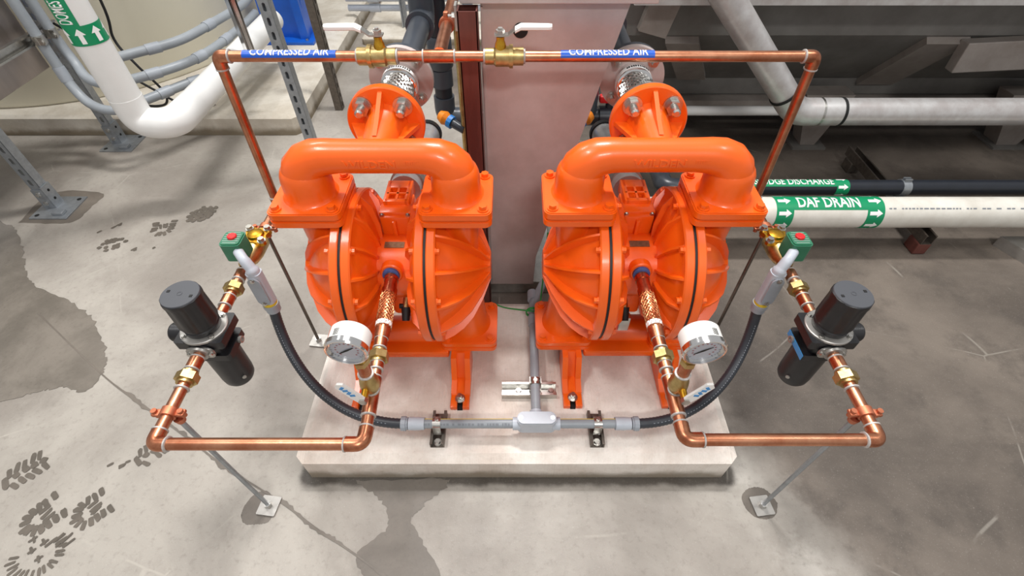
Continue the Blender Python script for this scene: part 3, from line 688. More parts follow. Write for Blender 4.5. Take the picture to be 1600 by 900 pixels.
    bm = B(); lathe2(bm, [(.438, .036), (.430, .0355), (.345, .0345), (.330, .033), (.322, .029), (.320, .022), (.320, .001)], (X, ry, 0), (0, 0, 1), 36); bw = obj('bowl', bm, 'black_plastic', fr, 35)
    bm = B(); cyl(bm, (X, ry, .321), (X, ry, .312), .006, None, 12); obj('drain_tip', bm, 'brass', bw, 40)
    for k, z in enumerate((.43, .352)):
        bm = B(); cyl(bm, W(-.028, ry-.0215, z), W(-.0295, ry-.0235, z), .0045, None, 12); obj('bowl_stud', bm, 'plate_grey', bw, 30)
    bm = B(); lathe2(bm, [(.040, .012), (.044, .012), (.046, .019), (.068, .0205), (.072, .018), (.072, .001)], (X, ry, .489), (s, 0, 0), 26); obj('side_cap', bm, 'black_plastic', fr, 35)
    bm = B(); prism(bm, rrect(.056, .030, .012), 0, .004, lambda p: V(X+p.x, ry-.043-p.z, ZR-.002+p.y)); lathe2(bm, [(.004, .015), (.004, .0185), (.009, .0175), (.009, .013)], (X, ry-.043, ZR), (0, -1, 0), 22); pp = obj('port_plate', bm, 'plate_grey', fr, 35)
    for q in (-1, 1): inst('screw', BOLT_SM, pp, (X+q*.0225, ry-.047, ZR-.002), (PI/2, 0, 0))
    for k, (yy, zz) in enumerate(((ry-.02, .478), (ry+.012, .447))):
        bm = B(); lathe2(bm, [(0, .003), (0, .008), (.006, .008), (.006, .0045), (.003, .0045), (.003, .003)], W(-(.031 if k == 0 else .044), yy, zz), (-s, 0, 0), 16); obj('port_plug', bm, 'plate_grey', fr, 30)
    if s > 0:
        bm = B(); box(bm, W(-.0447, ry-.002, .4475), (.0008, .07, .015)); k_ = obj('sticker', bm, 'sticker_blue', fr, 0); k_['label'] = 'narrow blue sticker'
    # ---------------- solenoid valve
    sv = thing('solenoid_valve', f'brass solenoid valve with green coil and red button on the {word} copper run', 'solenoid valve', (X, .89, ZR-.03), 'green coil solenoid valves')
    bm = B(); lathe2(bm, [(.826, .012), (.826, .0165), (.842, .0165), (.85, .021), (.875, .025), (.915, .025), (.928, .0165), (.945, .0165), (.945, .012)], (X, 0, ZR), (0, 1, 0), 26); obj('valve_body', bm, 'brass', sv, 40)
    bm = B(); pts = []
    for k in range(32):
        a = 2*PI*k/32; r = .031 + .0065*math.cos(4*a+PI); pts.append((r*math.cos(a), r*math.sin(a)))
    prism(bm, pts, .496, .507, lambda p: V(X-s*.006, .905, 0)+p); lathe2(bm, [(.507, .020), (.513, .018), (.516, .010)], (X-s*.006, .905, 0), (0, 0, 1), 24); bn = obj('bonnet', bm, 'brass_gold', sv, 30)
    for k in range(4): a = PI/4+PI/2*k; inst('screw', BOLT_ST, bn, (X-s*.006+.031*math.cos(a), .905+.031*math.sin(a), .507))
    bm = B(); cyl(bm, (X, .852, .48), (X, .852, .515), .012, None, 16); obj('pilot_tube', bm, 'brass', sv, 40)
    co = V(X+s*.012, .846, 0)
    bm = B(); prism(bm, rrect(.048, .050, .010), .499, .550, lambda p: co+p); bmesh.ops.bevel(bm, geom=[e for e in bm.edges if e.verts[0].co.z > .549 and e.verts[1].co.z > .549], offset=.003, segments=2, affect='EDGES'); cl = obj('coil', bm, 'coil_green', sv, 30)
    bm = B()
    for k in range(6): box(bm, co+V(0, -.017+.0068*k, .5503), (.036 - (.006 if k in (0, 5) else 0), .0018, .0008))
    obj('coil_plate', bm, 'coil_plate', cl, 0)
    bm = B(); lathe2(bm, [(.550, .0105), (.554, .0105), (.5555, .009), (.5555, .001)], co+V(0, .003, 0), (0, 0, 1), 20); obj('button', bm, 'red', cl, 30)
    # ---------------- flexible conduit from the coil to the pad
    cx, cy = X-s*.034, .793
    fc_ = thing('flexible_conduit', f'dark flexible conduit with grey fitting hanging from the {word} solenoid coil', 'conduit', (cx, cy, .13), 'dark flexible conduits')
    bm = B(); tube(bm, bend([V(X-s*.002, .824, .527), V(X-s*.020, .803, .523), V(cx, cy, .500), V(cx, cy, .470)], .02, 4), [.0115]*4+[.0125]*4+[.0155]*4, 18); obj('coil_nipple', bm, 'pvc_lightgrey', fc_, 40)
    oc = V(cx, cy, 0)
    bm = B(); prism(bm, rrect(.035, .030, .012, 5), .392, .492, lambda p: oc+p); cbd = obj('conduit_body', bm, 'pvc_lightgrey', fc_, 40)
    bm = B(); prism(bm, rrect(.029, .090, .0144, 6), 0, .004, lambda p: V(cx+p.x, cy-.0148-p.z, .441+p.y)); cv = obj('cover', bm, 'pvc_grey', cbd, 30)
    for q in (-1, 1): inst('screw', BOLT_SM, cv, (cx, cy-.0188, .441+q*.039), (PI/2, 0, 0))
    bm = B(); lathe2(bm, [(.384, .016), (.384, .0172), (.392, .0172), (.392, .015)], oc, (0, 0, 1), 20); obj('seal_ring', bm, 'yellow', fc_, 40)
    bm = B(); lathe2(bm, [(.356, .0135), (.358, .0175), (.372, .0175), (.374, .0195), (.384, .0195), (.384, .014)], oc, (0, 0, 1), 20); obj('gland_nut', bm, 'pvc_grey', fc_, 30)
    ex = -.278 if s < 0 else .318; kx = -s
    P0 = V(cx, cy, .362); P3 = V(ex, .589, .15)
    path = bez(P0, P0+V(-s*-.012, -.03, -.16), P3+V(s*.21, .005, -.004), P3, 60)
    bm = B(); rr = [.0128 + (.0005 if i % 2 else -.0004) for i in range(len(path)*2)]
    pth = []
    for a_, b_ in zip(path, path[1:]): pth += [a_, (a_+b_)/2]
    pth.append(path[-1]); tube(bm, pth, rr[:len(pth)], 16); obj('hose', bm, 'flex', fc_, 80)
    bm = B(); box(bm, (0, 0, 0), (0, 0, 0)) if False else None
    for i in range(6, len(path)-4):
        p = path[i]; d_ = (path[i+1]-path[i-1]).normalized(); up = V(0, -.62, .78); up = (up-d_*up.dot(d_)).normalized(); sd = d_.cross(up)
        if i % 1 == 0: box(bm, p+up*.0129, (.0035, .0012, .0010), Matrix((d_, sd, up)).transposed())
    pr_ = obj('printed_line', bm, 'pvc_grey', fc_, 0); pr_['kind'] = 'stuff'
    bm = B(); lathe2(bm, [(0, .0135), (.001, .0185), (.013, .0185), (.014, .016), (.018, .016)], P3+V(s*.004, 0, 0), (-s, 0, 0), 12); obj('gland_nut', bm, 'pvc_grey', fc_, 25)
    # ---------------- stands: threaded rod, floor plate, copper clamp
    for yy, zt, fr_ in ((.441, ZR, True), (.962, ZR, False)):
        where = 'front' if fr_ else 'rear'
        tail_ = f'under the {word} front copper elbow' if fr_ else f'behind the {word} solenoid valve'
        ps = thing('pipe_stand', f'slim steel rod stand with copper clamp {tail_}', 'pipe stand', (X, yy, 0), 'rod stands under the copper runs')
        rx = X + (s*-.012 if fr_ else 0)
        bm = B(); prism(bm, rrect(.048, .048, .003), .0005, .006, lambda p: V(rx, yy-.004, 0)+ (Matrix.Rotation(.12*s, 3, 'Z') @ p)); obj('floor_plate', bm, 'plate_grey', ps, 30)
        bm = B(); prism(bm, hexa(.0095), .006, .018, lambda p: V(rx, yy-.004, 0)+p); obj('nut', bm, 'steel', ps, 30)
        bm = B(); cyl(bm, (rx, yy-.004, .005), (rx, yy-.004, ZR-.02), .0048, None, 12); obj('rod', bm, 'galv' if fr_ else 'strut_dark', ps, 40)
        bm = B(); lathe2(bm, [(-.008, RP+.0008), (-.008, .0148), (.008, .0148), (.008, RP+.0008)], (X, yy, ZR), (0, 1, 0), 24)
        for q in (-1, 1):
            box(bm, (X+q*.0215, yy, ZR), (.017, .015, .0085), None, .003); cyl(bm, (X+q*.024, yy, ZR-.010), (X+q*.024, yy, ZR+.010), .0052, None, 10)
        lathe2(bm, [(-.026, .008), (-.014, .010)], (rx, yy-.002, ZR), (0, 0, 1), 12); obj('clamp', bm, 'copper_clamp', ps, 35)
side(-1, XL, 'left', -.262, (-.276, .800, .493))
side(1, XR, 'right', .306, (.296, .804, .493))

# ================================================================== RIGID CONDUIT ON THE PAD
YC, ZCD = .589, .150
rc = thing('conduit_run', 'grey rigid conduit run with a pull box along the front of the pad', 'conduit', (.02, YC, .1))
bm = B(); cyl(bm, (-.262, YC, ZCD), (.302, YC, ZCD), .0122, None, 20); ps = obj('conduit_pipe', bm, 'conduit_grey', rc, 40)
bm = B()
for x0, x1 in ((-.225, .012), (.112, .262)): box(bm, ((x0+x1)/2, YC+.0075, ZCD+.0098), (x1-x0, .0016, .001), Matrix.Rotation(-.65, 3, 'X'))
st_ = obj('stripe', bm, 'yellow', ps, 0); st_['kind'] = 'stuff'
bm = B(); x = -.222
while x < .0:
    wd = random.uniform(.003, .008); box(bm, (x+wd/2, YC-.0078, ZCD+.0096), (wd, .0068*random.uniform(.7, 1), .0008), Matrix.Rotation(.68, 3, 'X')); x += wd + random.choice((.0022, .0025, .009))
pt = obj('printing', bm, 'print_grey', ps, 0); pt['kind'] = 'stuff'
for x0, x1 in ((-.262, -.222), (.262, .302)):
    bm = B(); lathe2(bm, [(0, .0125), (0, .0168), (abs(x1-x0)*.62, .0168), (abs(x1-x0), .0155)], (x0, YC, ZCD), (1, 0, 0), 20); obj('adapter', bm, 'pvc_lightgrey', rc, 35)
bm = B(); prism(bm, rrect(.098, .034, .014, 6), .132, .176, lambda p: V(.062, YC+.001, 0)+p)
for q in (-1, 1): lathe2(bm, [(.040, .0125), (.040, .0165), (.060, .0165), (.060, .0125)], (.062, YC, ZCD), (q, 0, 0), 20)
lathe2(bm, [(.012, .0125), (.012, .0165), (.034, .0165), (.034, .0125)], (.062, YC, ZCD), (0, 1, 0), 20)
bx_ = obj('pull_box', bm, 'pvc_lightgrey', rc, 35)
bm = B(); prism(bm, rrect(.096, .033, .0155, 6), .1765, .1805, lambda p: V(.062, YC+.001, 0)+p); cv = obj('cover', bm, 'pvc_lightgrey', bx_, 30)
for q in (-1, 1): inst('screw', BOLT_SM, cv, (.062+q*.040, YC+.001, .1795))
bm = B(); tube(bm, bend([V(.062, YC+.03, ZCD), V(.064, .99, ZCD), V(.105, 1.09, ZCD), V(.165, 1.12, ZCD)], .06, 6), .0128, 18); obj('branch_pipe', bm, 'conduit_grey', rc, 40)
for y0 in (.905, 1.005):
    bm = B(); lathe2(bm, [(0, .0128), (0, .0152), (.035, .0152), (.035, .0128)], (.0637, y0, ZCD), (0, 1, 0), 18); obj('coupling', bm, 'pvc_grey', rc, 35)
# small strut channels that carry the conduit
def channel(bm, p0, p1, w=.041, h=.021, t=.0028, up=(0, 0, 1), lip=.007):
    """open channel, the open side faces 'up'"""
    p0, p1 = Vector(p0), Vector(p1); a = (p1-p0).normalized(); u = Vector(up).normalized(); sd = a.cross(u)
    poly = [(-w/2, h), (-w/2, 0), (w/2, 0), (w/2, h), (w/2-lip, h), (w/2-lip, h-t), (w/2-t, h-t), (w/2-t, t), (-w/2+t, t), (-w/2+t, h-t), (-w/2+lip, h-t), (-w/2+lip, h)]
    L = (p1-p0).length; prism(bm, poly, 0, L, lambda p: p0 + sd*p.x + u*p.y + a*p.z)
for x, lab in ((-.191, 'short steel channel clamped to the pad conduit, left of the pull box'), (.218, 'short steel channel clamped to the pad conduit, right of the pull box')):
    r_ = thing('strut_channel', lab, 'strut channel', (x, .595, .1), 'strut channels on the pump pad')
    bm = B(); channel(bm, (x, .548, .1), (x, .642, .1), .036); obj('channel', bm, 'strut_dark', r_, 30)
    bm = B()
    for q in (-1, 1): box(bm, (x+q*.0, YC+q*.014, .138), (.020, .0022, .04))
    lathe2(bm, [(-.010, .0124), (-.010, .0142), (.010, .0142), (.010, .0124)], (x, YC, ZCD), (1, 0, 0), 22); cp = obj('conduit_clamp', bm, 'steel', r_, 30)
    inst('bolt', BOLT_SM, cp, (x, YC+.004, ZCD+.0135)); inst('bolt', BOLT_ST, r_, (x, .560, .103))
r_ = thing('strut_channel', 'long steel channel across the pad between the two pumps', 'strut channel', (.047, .709, .1), 'strut channels on the pump pad')
bm = B(); channel(bm, (-.028, .709, .1), (.122, .709, .1), .041); obj('channel', bm, 'steel', r_, 30)
bm = B()
for q in (-1, 1): box(bm, (.0632+q*.0145, .709, .142), (.0022, .02, .045))
lathe2(bm, [(-.010, .0130), (-.010, .0148), (.010, .0148), (.010, .0130)], (.0632, .709, ZCD), (0, 1, 0), 22); cp = obj('conduit_clamp', bm, 'steel', r_, 30)
inst('bolt', BOLT_SM, cp, (.0632, .709, ZCD+.0142))
for q in (-.045, .045): inst('bolt', BOLT_ST, r_, (.0632+q, .709, .103))
# green earth wire
bm = B(); tube(bm, spline([(-.06, .985, .16), (-.02, .975, .150), (.04, .95, .167), (.064, .945, .169), (.10, .945, .165), (.16, .95, .16)], 8), .0022, 8)
for k in range(2):
    tube(bm, [V(.064+.021*math.cos(2*PI*i/16), .948+k*.004, .158+.020*math.sin(2*PI*i/16)) for i in range(17)], .0022, 8)
tube(bm, spline([(.082, .95, .16), (.09, 1.0, .2), (.10, 1.05, .3), (.102, 1.06, .38)], 6), .0022, 8)
tag(obj('ground_wire', bm, 'green_wire', None, 50), 'thin green earth wire looped round the conduit between the pumps', 'wire')
# drain cocks under the air ports
def cock(x, s, c2, label):
    r_ = thing('drain_cock', label, 'valve', (x, .80, .34), None)
    bm = B(); cyl(bm, (x, .788, .407), (x, .765, .395), .0085, None, 14); obj('body', bm, 'brass', r_, 40)
    bm = B(); cyl(bm, (x, .767, .397), (x, .742, .376), .012, .009, 14); cyl(bm, (x-.016, .77, .398), (x+.004, .77, .398), .006, None, 10); obj('handle', bm, 'black', r_, 40)
    if c2:
        bm = B(); box(bm, (x+.006, .765, .345), (.028, .022, .05), None, .004); obj('bracket', bm, 'steel', r_, 30); bm = B(); box(bm, (x-.012, .763, .352), (.009, .02, .05), None, .003); obj('red_clip', bm, 'red', r_, 30)
cock(-.256, -1, False, 'small black drain cock on the left pump beside the braided copper hose')
cock(.272, 1, True, 'small black and red drain cock on the right pump beside the braided copper hose')

# ================================================================== BEHIND THE PUMPS
hp = thing('steel_hopper', 'tapered stainless steel hopper standing between the two pumps', 'hopper', (.03, 1.2, 0))
poly = [(-.068, .945), (.256, .945), (.078, .19), (.073, .06), (-.085, .06)]
bm = B(); prism(bm, poly, 1.16, 1.52, lambda p: V(p.x, p.z, p.y)); obj('hopper_body', bm, 'stainless_pink', hp, 20)
bm = B(); box(bm, (.10, 1.32, .953), (.42, .36, .016), None, .002); obj('top_flange', bm, 'stainless_pink', hp, 20)
bm = B(); box(bm, (.0, 1.32, .031), (.28, .30, .058), None, .004); obj('base_channel', bm, 'steel', hp, 20)
bm = B(); lathe2(bm, [(0, .001), (0, .0165), (.002, .0165), (.002, .001)], (.019, 1.1585, .886), (0, 1, 0), 24); obj('hole', bm, 'black', hp, 30)
bm = B(); box(bm, (-.0655, 1.158, .50), (.004, .006, .87)); obj('edge_fold', bm, 'stainless_pink', hp, 0)
bp_ = thing('steel_post', 'reddish brown square steel post left of the steel hopper', 'post', (-.0945, 1.135, 0))
bm = B(); w2 = .0215
for q in (-1, 1): box(bm, (-.0945+q*(w2-.0015), 1.135, .470), (.003, .042, .938))
for q in (-1, 1): box(bm, (-.0945, 1.135+q*.0195, .470), (.042, .003, .938))
obj('tube', bm, 'brown_post', bp_, 0)
bm = B(); box(bm, (-.1185, 1.13, .925), (.005, .03, .05)); obj('side_plate', bm, 'plate_grey', bp_, 0)
bm = B(); cyl(bm, (-.121, 1.13, .925), (-.128, 1.13, .925), .008, None, 6); cyl(bm, (-.121, 1.13, .925), (-.136, 1.13, .925), .004, None, 10); obj('bolt', bm, 'steel', bp_, 30)
sp = thing('copper_supply_pipe', 'copper supply pipe joining the air header beside the brown post', 'copper pipe', (-.154, 1.3, .83))
pipe(sp, [(-.154, YT+.013, ZT), (-.154, 1.75, ZT)], 'pipe', .0138); 
bm = B(); lathe2(bm, [(-.008, .014), (-.008, .0185), (.008, .0185), (.008, .014)], (-.154, 1.24, ZT), (0, 1, 0), 20); box(bm, (-.154, 1.24, ZT+.022), (.012, .014, .014), None, .003); box(bm, (-.154, 1.24, ZT-.022), (.012, .014, .014), None, .003); obj('clamp', bm, 'copper_clamp', sp, 35)
bm = B(); cyl(bm, (-.160, 1.5, 0), (-.160, 1.5, .95), .009, None, 12); tag(obj('support_rod', bm, 'brass', None, 40), 'thin brown support rod behind the copper supply pipe', 'rod')
def pvc_riser(x, y0, label):
    r_ = thing('plastic_riser', label, 'plastic pipe', (x, 1.5, .70), 'dark grey risers behind the pumps')
    bm = B(); lathe2(bm, [(0, .03), (0, .077), (.018, .077), (.018, .042), (.05, .039), (.05, .03)], (x, y0, .755), (0, 1, 0), 40); obj('flange', bm, 'pvc_dark', r_, 40)
    bm = B(); cyl(bm, (x, y0+.02, .755), (x, 1.575, .755), .0315, None, 28); obj('pipe', bm, 'pvc_dark', r_, 40)
    bm = B(); tube(bm, bend([V(x, 1.555, .755), V(x, 1.625, .755), V(x, 1.625, .86)], .045, 8), .0385, 28); lathe2(bm, [(0, .032), (0, .0425), (.016, .0425), (.020, .038)], (x, 1.553, .755), (0, 1, 0), 28); obj('elbow', bm, 'pvc_dark', r_, 40)
    bm = B(); cyl(bm, (x, 1.625, .855), (x, 1.625, 1.45), .0315, None, 28); obj('upright', bm, 'pvc_dark', r_, 40)
pvc_riser(PX, PY+.1435+.2125, 'dark grey plastic riser behind the left pump outlet')
pvc_riser(.298, PY+.1475+.2125, 'dark grey plastic riser behind the right pump outlet')
r_ = thing('plastic_downpipe', 'dark plastic downpipe bending right behind the brown post', 'plastic pipe', (-.25, 1.72, .34))
bm = B(); cyl(bm, (-.248, 1.725, .43), (-.240, 1.725, 1.3), .031, None, 26); obj('upright', bm, 'pvc_black', r_, 40)
bm = B(); tube(bm, bend([V(-.248, 1.725, .46), V(-.25, 1.725, .375), V(-.165, 1.725, .375)], .05, 8), .0375, 26); obj('elbow', bm, 'pvc_dark', r_, 40)
bm = B(); cyl(bm, (-.17, 1.725, .375), (.20, 1.725, .375), .031, None, 26); obj('crossover', bm, 'pvc_black', r_, 40)
bm = B(); lathe2(bm, [(.50, .032), (.50, .038), (.56, .038), (.56, .032)], (-.248, 1.725, 0), (0, 0, 1), 26); lathe2(bm, [(.56, .035), (.57, .042), (.66, .042), (.67, .035)], (-.246, 1.725, 0), (0, 0, 1), 26); obj('coupling', bm, 'pvc_dark', r_, 40)
r_ = thing('plastic_valve', 'dark plastic valve with red handle behind the right pump', 'valve', (.36, 1.70, .35))
bm = B(); cyl(bm, (.27, 1.70, .39), (.56, 1.70, .39), .030, None, 24); lathe2(bm, [(0, .031), (0, .041), (.05, .041), (.05, .031)], (.32, 1.70, .39), (1, 0, 0), 24); obj('body', bm, 'pvc_black', r_, 40)
bm = B(); tube(bm, bend([V(.275, 1.70, .39), V(.275, 1.70, .44), V(.275, 1.70, .62)], .02, 4), .036, 24); obj('upright', bm, 'pvc_dark', r_, 40)
bm = B(); box(bm, (.352, 1.70, .462), (.075, .03, .028), None, .008); obj('handle', bm, 'red', r_, 30); bm = B(); cyl(bm, (.46, 1.70, 0), (.46, 1.70, .365), .012, None, 12); obj('stand', bm, 'galv', r_, 30)
bm = B(); cyl(bm, (.352, 1.70, .42), (.352, 1.70, .45), .012, None, 12); obj('stem', bm, 'pvc_black', r_, 30)
def exhaust(x, s, label):
    r_ = thing('exhaust_hose', label, 'hose', (x, 1.2, .40), 'grey hoses behind the pumps')
    a, b = V(x, 1.035, .545), V(x, 1.46, .462)
    bm = B(); n = 60; pts = [a.lerp(b, i/n) for i in range(n+1)]; tube(bm, pts, [.0395+.0012*(i % 2) for i in range(n+1)], 24); obj('hose', bm, 'silver_pipe', r_, 80)
    d = (b-a).normalized()
    for t, m_ in ((.10, 'plate_grey'), (.97, 'rubber')):
        bm = B(); lathe2(bm, [(-.012, .041), (-.012, .045), (.012, .045), (.012, .041)], a.lerp(b, t), d, 28); obj('clamp_band', bm, m_, r_, 40)
    v_ = thing('handled_valve', f'small valve with orange lever and blue nut {"left" if s < 0 else "right"} of the hopper', 'valve', (x-s*.065, 1.55, .44), 'small coloured valves')
    c = V(x-s*.052, 1.53, .475); e = V(-s*.75, -.45, -.25).normalized()
    bm = B(); tube(bm, [c-e*.025, c-e*.005, c+e*.012], [.016, .024, .018], 16); obj('lever', bm, 'orange_plastic', v_, 40)
    bm = B(); lathe2(bm, [(.012, .01), (.012, .022), (.028, .022), (.028, .01)], c, e, 12); obj('nut', bm, 'blue_plastic', v_, 20)
    bm = B(); tube(bm, [c+e*.026, c+e*.075], [.015, .013], 14); obj('tail', bm, 'pvc_dark', v_, 40)
exhaust(PX, -1, 'light grey hose leaving the back of the left pump')
exhaust(.298, 1, 'light grey hose leaving the back of the right pump')

# ================================================================== RIGHT SIDE: TANK AND DRAIN PIPES
tk = thing('flotation_tank', 'large grey steel tank with ribbed hull along the back right', 'tank', (2.1, 2.6, 0))
def ext(bm, prof, x0, x1): prism(bm, prof, x0, x1, lambda p: V(p.z, p.x, p.y))
bm = B(); ext(bm, [(2.0, 1.1), (2.0, .568), (2.3, .267), (2.3, .19), (3.6, .19), (3.6, 1.1)], .42, 4.6); obj('hull', bm, 'tank_grey', tk, 10)
bm = B(); ext(bm, [(1.85, .72), (1.85, .80), (2.0, .80), (2.0, .785), (1.87, .785), (1.87, .72)], .42, 4.6); obj('top_rail', bm, 'silver_pipe', tk, 10)
bm = B(); ext(bm, [(2.24, .135), (2.24, .185), (2.42, .185), (2.42, .135)], .42, 4.6); obj('base_beam', bm, 'tank_beam', tk, 10)
def hullpt(f, x):
    """f 0..1 runs over the sloped hull panel from its foot to its head, 1..2 up the wall"""
    return V(x, 2.3-.3*f, .267+.301*f) if f <= 1 else V(x, 2.0, .568+.3*(f-1))
nrm1 = V(0, -.301, -.3).normalized()
def strap(bm, pts, wd, t=.03):
    R = []
    for f, x in pts:
        n_ = nrm1 if f < 1 else V(0, -1, 0); p = hullpt(f, x); R.append([p-V(wd/2, 0, 0), p+V(wd/2, 0, 0), p+V(wd/2, 0, 0)+n_*t, p-V(wd/2, 0, 0)+n_*t])
    vs = [[bm.verts.new(p) for p in r] for r in R]
    for A, C in zip(vs, vs[1:]):
        for k in range(4): bm.faces.new((A[k], A[(k+1) % 4], C[(k+1) % 4], C[k]))
    bm.faces.new(vs[0]); bm.faces.new(vs[-1][::-1])
bm = B(); strap(bm, [(-.02, 1.72), (.97, 1.70)], .17, .028); strap(bm, [(1.02, 1.70), (1.10, 2.0), (1.16, 2.8)], .17, .028) if False else None; obj('hull_rib', bm, 'tank_beam', tk, 15)
bm = B(); box(bm, (2.37, 1.972, .532), (1.25, .05, .115), Matrix.Rotation(-.05, 3, 'Y'), .004); obj('hull_waler', bm, 'tank_beam', tk, 15)
bm = B(); strap(bm, [(.12, .83), (.98, .66)], .13, .028); obj('hull_rib', bm, 'tank_beam', tk, 15)
bm = B(); box(bm, (.56, 1.985, .70), (.11, .05, .24), Matrix.Rotation(.25, 3, 'Y')); obj('hull_rib', bm, 'tank_beam', tk, 15)
for x, w0, w1 in ((1.445, .035, .11), (2.42, .05, .15)):
    bm = B(); prism(bm, [(-w0, .01), (w0, .01), (w1, .26), (-w1, .26)], 2.14, 2.235, lambda p: V(x+p.x, p.z, p.y)); obj('leg', bm, 'tank_beam', tk, 20)
    bm = B(); box(bm, (x, 2.19, .005), (.16, .16, .01)); obj('foot_plate', bm, 'tank_grey', tk, 20)
YS = 1.75
sv = thing('steel_drain_pipe', 'silver steel drain pipe bending down from the tank rail and running right', 'steel pipe', (1.6, YS, .33))
c0 = V(1.075, YS, .385); top = V(.60, YS, .865); d = (top-c0).normalized()
bm = B(); cyl(bm, c0+d*.09, top, .048, None, 32); obj('slanted_pipe', bm, 'silver_pipe', sv, 40)
bm = B(); cyl(bm, c0+V(.15, 0, 0), V(4.6, YS, .385), .0495, None, 32); obj('level_pipe', bm, 'silver_pipe', sv, 40)
bm = B(); tube(bm, bend([c0+d*.1, c0, c0+V(.16, 0, 0)], .10, 10), .0505, 32); obj('elbow', bm, 'silver_pipe', sv, 40)
for p, dd in ((c0+d*.1, d), (c0+V(.165, 0, 0), V(1, 0, 0))):
    bm = B(); lathe2(bm, [(-.005, .048), (-.005, .0525), (.005, .0525), (.005, .048)], p, dd, 32); obj('gasket_band', bm, 'black', sv, 40)
bm = B(); lathe2(bm, [(-.004, .049), (-.004, .0518), (.004, .0518), (.004, .049)], c0+V(.085, 0, 0), (1, 0, 0), 32); obj('weld_bead', bm, 'steel', sv, 40)
for x in (2.9, 4.0):
    bm = B(); box(bm, (x, YS+.02, .165), (.05, .05, .33)); obj('support_leg', bm, 'tank_grey', sv, 20)
bm = B(); cyl(bm, (.45, 2.1, .207), (3.6, 2.1, .207), .021, None, 20); w_ = tag(obj('white_pipe', bm, 'pvc_white', None, 40), 'thin white pipe along the foot of the grey tank', 'plastic pipe')
bm = B(); box(bm, (0, 0, 0), (0.001, 0.001, 0.001)); bm.free()

dr = thing('drain_pipe', 'thick white plastic pipe labelled DAF DRAIN at right', 'plastic pipe', (2.4, 1.44, .093))
YD, ZD, RD = 1.44, .150, .057
bm = B(); cyl(bm, (.50, YD, ZD), (4.6, YD, ZD), RD, None, 40); pd = obj('pipe', bm, 'pvc_offwhite', dr, 40)
el = math.radians(30)
def N_(deg): a = math.radians(deg); return V(0, -math.cos(a), math.sin(a))
lb = obj('label_band', band((0, YD, ZD), (1, 0, 0), N_(47), RD+.0003, .966, 1.315, 0, math.radians(80)*RD, 2, 20, .0006), 'label_green', dr, 40); lb['label'] = 'green pipe label printed DAF DRAIN'
bm = text_bm('DAF DRAIN', .049, .225, .02); cut(bm, .004); wrap(bm, (1.146, YD, ZD), (1, 0, 0), N_(80), RD+.0012, .0004); obj('label_lettering', bm, 'label_white', lb, 0)
for x0 in (.955, 1.283):
    lb = obj('arrow_band', band((0, YD, ZD), (1, 0, 0), N_(0), RD+.0005, x0, x0+.062, -PI*RD, PI*RD, 1, 48, .0006), 'label_green', dr, 40)
    ar = []
    for k in range(6): ar += arrow(x0+.031, (k-1.5)*.050+.01, .046, .030)
    bm = poly_bm(ar); cut(bm, .004); wrap(bm, (0, YD, ZD), (1, 0, 0), N_(0), RD+.0014, .0003); obj('arrows', bm, 'label_white', lb, 0)['kind'] = 'stuff'
bm = B(); x = 1.36
while x < 2.4:
    wd = random.uniform(.006, .018); bm2 = poly_bm([[(x, -.0025), (x+wd, -.0025), (x+wd, .0025), (x, .0025)]]); wrap(bm2, (0, YD, ZD), (1, 0, 0), N_(52), RD+.0006)
    me = bpy.data.meshes.new('q'); bm2.to_mesh(me); bm2.free(); bm.from_mesh(me); x += wd+random.choice((.004, .005, .02))
obj('printing', bm, 'print_grey', pd, 0)['kind'] = 'stuff'
sl = thing('sludge_pipe', 'black plastic pipe labelled SLUDGE DISCHARGE behind the white drain pipe', 'plastic pipe', (2.4, 1.59, .12))
YK, RK = 1.595, .0295
bm = B(); cyl(bm, (.64, YK, .15), (4.6, YK, .15), RK, None, 28); obj('pipe', bm, 'pvc_black', sl, 40)
bm = B(); tube(bm, bend([V(.68, YK, .15), V(.60, YK, .15), V(.60, YK+.12, .15)], .05, 8), .036, 26); obj('elbow', bm, 'pvc_dark', sl, 40)
bm = B(); cyl(bm, (.60, YK+.11, .15), (.60, 2.2, .15), RK, None, 24); obj('back_pipe', bm, 'pvc_black', sl, 40)
lb = obj('label_band', band((0, YK, .15), (1, 0, 0), N_(42), RK+.0003, .82, 1.262, 0, math.radians(100)*RK, 2, 16, .0005), 'label_green', sl, 40); lb['label'] = 'green pipe label printed SLUDGE DISCHARGE'
bm = text_bm('SLUDGE DISCHARGE', .034, .31, .012); cut(bm, .003); wrap(bm, (1.095, YK, .15), (1, 0, 0), N_(88), RK+.0011, .0003); obj('label_lettering', bm, 'label_white', lb, 0)
ab = obj('arrow_band', band((0, YK, .15), (1, 0, 0), N_(0), RK+.0005, 1.26, 1.31, -PI*RK, PI*RK, 1, 36, .0005), 'label_green', sl, 40)
ar = []
for k in range(4): ar += arrow(1.284, (k-.6)*.04+.004, .038, .024)
bm = poly_bm(ar); cut(bm, .003); wrap(bm, (0, YK, .15), (1, 0, 0), N_(0), RK+.0012, .0003); obj('arrows', bm, 'label_white', ab, 0)['kind'] = 'stuff'
bm = B(); lathe2(bm, [(-.016, RK), (-.016, RK+.003), (.016, RK+.003), (.016, RK)], (1.535, YK, .15), (1, 0, 0), 28); box(bm, (1.535, YK+.006, .185), (.028, .006, .014)); box(bm, (1.535, YK-.006, .185), (.028, .006, .014)); obj('clamp', bm, 'galv', sl, 40)
r_ = thing('pipe_support', 'dark steel channel support under the black and white pipes', 'strut channel', (1.56, 1.6, 0))
bm = B(); channel(bm, (1.56, 1.37, .052), (1.56, 1.99, .052), .041, .041); obj('channel', bm, 'strut_dark', r_, 20)
